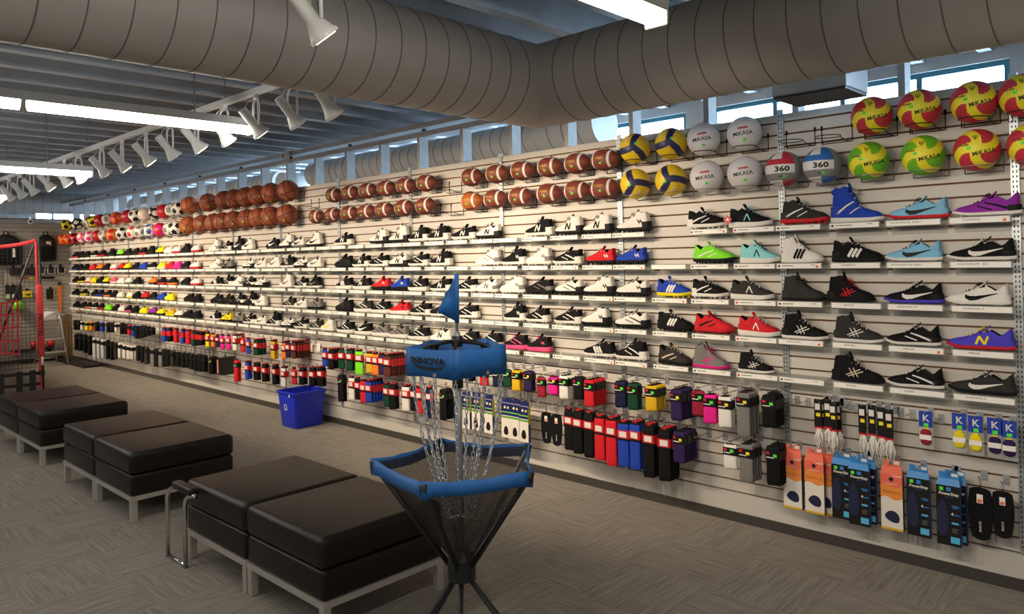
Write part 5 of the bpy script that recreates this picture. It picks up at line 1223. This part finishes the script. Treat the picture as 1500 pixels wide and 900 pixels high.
# step ladder
t = thing('step_ladder', 'white aluminium step ladder standing behind the red pad', 'ladder', (-15.3, -.53, 0))
obj('hoop', MB().tube([(.24, .20, 0), (.06, .135, .80), (.03, .12, .90), (.02, .07, .965), (.02, -.1, .985), (.02, -.16, .965), (.03, -.20, .90), (.06, -.21, .80), (.24, -.235, 0)], .017, 8).mesh('hoop', True), t, M_ALU)
for sy in (.15, -.2): obj('rear_leg', MB().tube([(0.03, sy * .8, .86), (-.30, sy, 0)], .013, 8).mesh('rear_leg', True), t, M_ALU)
for z, w in ((.24, .185), (.47, .165)): obj('step', MB().rbox(.24 - .225 * z - .05, .24 - .225 * z + .03, -.215 + .03 * z, w - .01, z - .02, z + .012, .006).mesh('step'), t, M_ALU)
obj('platform', MB().rbox(-.16, .06, -.19, .13, .80, .83, .008).mesh('platform'), t, M_ALU); obj('brace', MB().tube([(-.26, -.19, .10), (-.26, .14, .10)], .01, 6).mesh('brace', True), t, M_ALU)
for p_ in ((.24, .20), (.24, -.235)): obj('foot_cap', MB().cyl((p_[0], p_[1], 0), (p_[0] - .01, p_[1], .03), .021, 8).mesh('foot_cap'), t, M_DARK)
t = thing('folded_panel', 'pale grey folded panel resting on the ladder platform', 'panel', (-15.36, -.55, .832)); obj('sheet', MB().add([(-.02, -.12, 0), (.03, .10, 0), (.05, .14, .13), (-.05, -.02, .17), (-.03, -.12, 0), (.02, .11, 0), (.04, .145, .13), (-.06, -.02, .17)], [(0, 1, 2, 3), (7, 6, 5, 4), (0, 4, 5, 1), (1, 5, 6, 2), (2, 6, 7, 3), (3, 7, 4, 0)]).mesh('sheet'), t, paint('s'))
M_WD = mat('board_wood', (.22, .135, .06), .6, noise=.25, scale=9)
for i, (yy, h, w) in enumerate(((-.17, .82, .05), (-.115, .86, .045), (-.06, .84, .05))):
    tag(obj('wood_board', MB().add([(0, 0, 0), (.02, 0, 0), (.02, w, 0), (0, w, 0), (-.03, 0, h), (-.01, 0, h), (-.01, w, h), (-.03, w, h)], [(3, 2, 1, 0), (4, 5, 6, 7), (0, 1, 5, 4), (1, 2, 6, 5), (2, 3, 7, 6), (3, 0, 4, 7)]).mesh('wood_board'), None, M_WD, (XF + .045, yy, 0)), '%s brown wooden board leaning in the far corner' % ('left', 'middle', 'right')[i], 'board', 'boards in the far corner')
t = thing('floor_tray', 'low black tray with wire rail on the floor in the far corner', 'tray', (-15.2, -.17, 0)); obj('deck', MB().rbox(-.75, .95, -.16, .14, 0, .045, .01).mesh('deck'), t, M_NB); obj('rail', MB().tube([(-.3, -.12, .045), (-.3, -.12, .10), (.85, -.12, .10), (.85, -.12, .045)], .006, 6).mesh('rail', True), t, M_WIRE)
# goods on the far slat wall
XW = XF + .004
def fobj(t, nm, me, m): return obj(nm, me, t, m)
def backpack(label, y, z, w, h, mark):
    t = thing('backpack', label, 'backpack', (XW, y, z)); d = .16; rings = []
    for f, a, b in ((0, .80, .7), (.04, .95, .95), (.3, 1, 1), (.62, .98, .95), (.82, .82, .8), (.93, .55, .6), (1, .2, .3)):
        rings.append([(.01 + d * b * (.5 + .5 * math.sin(2 * PI * k / 18 + PI / 2)), w / 2 * a * math.copysign(abs(math.cos(2 * PI * k / 18 + PI / 2)) ** .7, math.cos(2 * PI * k / 18 + PI / 2)), h * (f - 1)) for k in range(18)])
    obj('body', MB().loft(rings).mesh('body', True), t, mat('bag_black', (.012, .012, .014), .6, bump=.4, scale=14))
    obj('pocket', soft((d * .9, d * 1.12, -w * .36, w * .36, -h * .92, -h * .45, .02, 3), 'pocket'), t, fabric('k')); obj('handle', MB().tube([(.05, -.04, -.04), (.05, -.03, .05), (.05, .03, .05), (.05, .04, -.04)], .011, 6).mesh('handle', True), t, fabric('k'))
    obj('strap', MB().tube([(.06, -w * .36, -h), (.07, -w * .40, -h - (.22 if mark == 'tag' else .06))], .012, 6).mesh('strap', True), t, fabric('k'))
    if mark == 'patch': obj('patch', MB().box(d * .92, d * 1.0, -.02, .055, -h * .42, -h * .26).mesh('patch'), t, paint('a'))
    else: obj('tag', MB().box(d * 1.12, d * 1.125, .07, .11, -.42, -.26).mesh('tag'), t, paint('w'))
backpack('black backpack with white swing tag, left one on the far wall', -1.05, 2.36, .50, .56, 'tag'); backpack('black backpack with beige square patch, right one on the far wall', -.42, 2.36, .34, .50, 'patch')
for i, yy in enumerate((-.93, -.78, -.64, -.50, -.34, -.17)):
    w = .135; t = thing('sunglasses_pack', 'black sunglasses pack in a row under the backpacks, %s from the left' % ordn(i + 1), 'sunglasses', (XW, yy, 1.75), 0, 'sunglasses packs')
    obj('shell', MB().rbox(.0, .05, -w / 2, w / 2, -.13, 0, .012).mesh('shell'), t, paint('k'))
    if i > 2: obj('white_edge', MB().box(.05, .054, -w / 2 + .005, w / 2 - .005, -.125, -.115).box(.05, .054, -w / 2 + .005, -w / 2 + .018, -.125, -.02).box(.05, .054, w / 2 - .018, w / 2 - .005, -.125, -.02).mesh('white_edge'), t, paint('w'))
    for s in (-1, 1): obj('lens', MB().tube([(.05, s * .028, -.07), (.062, s * .028, -.07)], [.026, .022], 12).mesh('lens'), t, mat('lens_dark', (.02, .02, .03), .08)); 
    obj('hanger', MB().box(.0, .01, -.02, .02, 0, .05).mesh('hanger'), t, paint('k'))
t = thing('baseball_bat', 'black bat with orange and red grip lying flat on far wall hooks', 'bat', (XW + .05, -.86, 1.555))
obj('barrel', MB().tube([(0, .26, 0), (0, .40, 0), (0, .55, -.004), (0, .575, -.004)], [.012, .022, .026, .014], 12).mesh('barrel', True), t, paint('k')); obj('grip', MB().tube([(0, .0, 0), (0, .008, 0), (0, .02, 0), (0, .26, 0)], [.02, .02, .011, .012], 12).mesh('grip', True), t, paint('r')); obj('taper', MB().tube([(0, .15, 0), (0, .30, 0)], [.014, .016], 12).mesh('taper', True), t, paint('h')); obj('hook', MB().tube([(-.05, .3, .02), (0, .3, -.03), (.03, .3, -.01)], .004, 5).mesh('hook'), t, M_CHROME)
for i, yy in enumerate((-1.03, -.94, -.85)):
    t = thing('glove_pack', 'black batting glove on white card, %s from the left on far wall' % ordn(i + 1), 'gloves', (XW, yy, 1.44), 0, 'glove packs on far wall')
    obj('card', MB().box(.012, .016, -.036, .036, -.28, 0).mesh('card'), t, paint('k')); obj('palm', soft((.016, .05, -.03, .03, -.26, -.16, .012, 3), 'palm'), t, paint('w' if i < 2 else 'k'))
    for f in range(4): obj('finger', MB().cyl((.03, -.024 + .016 * f, -.17), (.03, -.026 + .0175 * f, -.10 + .008 * (f in (1, 2))), .0085, 8).mesh('finger', True), t, paint('k'))
    obj('hanger', MB().box(0, .014, -.012, .012, -.02, .02).mesh('hanger'), t, paint('k'))
t = thing('neon_pouch', 'neon yellow pouch with dark print hanging on far wall', 'pouch', (XW, -.725, 1.32)); obj('body', soft((.002, .06, -.075, .075, -.12, 0, .02, 3), 'body'), t, paint('y')); obj('print', MB().box(.06, .062, -.03, .04, -.08, -.05).mesh('print'), t, paint('k')); obj('tab', MB().box(0, .006, -.02, .02, -.01, .05).mesh('tab'), t, paint('k'))
t = thing('tape_pack', 'small black and yellow pack hanging right of the red pad', 'pack', (XW, -.345, 1.34)); obj('card', MB().box(.002, .02, -.07, .045, -.19, 0).mesh('card'), t, paint('k')); obj('yellow_edge', MB().box(.002, .021, .045, .06, -.19, 0).mesh('yellow_edge'), t, paint('h')); obj('tab', MB().box(0, .006, -.02, .02, -.01, .04).mesh('tab'), t, paint('k'))
t = thing('pennant', 'narrow orange red pennant hanging point up on far wall', 'pennant', (XW, -.20, 1.47)); obj('cloth', MB().add([(.01, -.035, -.06), (.012, .04, -.06), (.012, .035, -.57), (.01, -.005, -.57), (.016, -.035, -.06), (.018, .04, -.06), (.018, .035, -.57), (.016, -.005, -.57)], [(0, 3, 2, 1), (4, 5, 6, 7), (0, 1, 5, 4), (1, 2, 6, 5), (2, 3, 7, 6), (3, 0, 4, 7)]).mesh('cloth'), t, paint('o')); obj('clip', MB().rbox(.0, .03, -.02, .025, -.065, .0, .006).mesh('clip'), t, M_DARK); obj('hook', MB().tube([(0, 0, .05), (.03, 0, .03), (.015, 0, -.02)], .004, 5).mesh('hook'), t, M_CHROME)
t = thing('softball', 'neon yellow softball behind the black netting on far wall', 'ball', (XW + .13, -.905, 1.065)); obj('shell', MB().loft([[(max(.001, .10 * math.cos(e)) * math.cos(2 * PI * k / 24), max(.001, .10 * math.cos(e)) * math.sin(2 * PI * k / 24), .10 * math.sin(e)) for k in range(24)] for e in [-PI / 2 + PI * j / 14 for j in range(15)]]).mesh('shell', True), t, paint('n')); obj('seam', MB().tube([(.10 * math.cos(a), .10 * math.sin(a) * .9, .04 * math.cos(2 * a)) for a in [2 * PI * i / 24 for i in range(24)]], .002, 4, closed=True).mesh('seam'), t, paint('r')); obj('wall_cup', MB().tube([(-.128, 0, -.06), (-.05, 0, -.105), (.05, 0, -.105)], .01, 6).mesh('wall_cup'), t, M_WIRE)
for i, (yy, zz, c) in enumerate(((-.66, .33, 'r'), (-.52, .33, 'o'), (-.38, .33, 'r'))):
    t = thing('foam_roll', '%s round pad on the low far shelf behind the ladder, %s from the left' % (CNAME[c], ordn(i + 1)), 'pad', (XW + .11, yy, zz - .07), 0, 'pads behind the ladder'); obj('roll', MB().tube([(0, -.05, .07), (0, -.045, .07), (0, .045, .07), (0, .05, .07)], [.05, .068, .068, .05], 16).mesh('roll', True), t, paint(c)); obj('core', MB().cyl((0, -.053, .07), (0, .053, .07), .02, 10).mesh('core'), t, M_DARK)
t = thing('wall_shelf', 'narrow dark shelf low on the far wall behind the ladder', 'shelf', (XW, -.6, .238)); obj('board', MB().box(0, .22, -.4, .25, 0, .022).mesh('board'), t, M_NB); obj('bracket', MB().box(0, .16, -.36, -.35, -.06, 0).box(0, .16, .2, .21, -.06, 0).mesh('bracket'), t, M_NB)
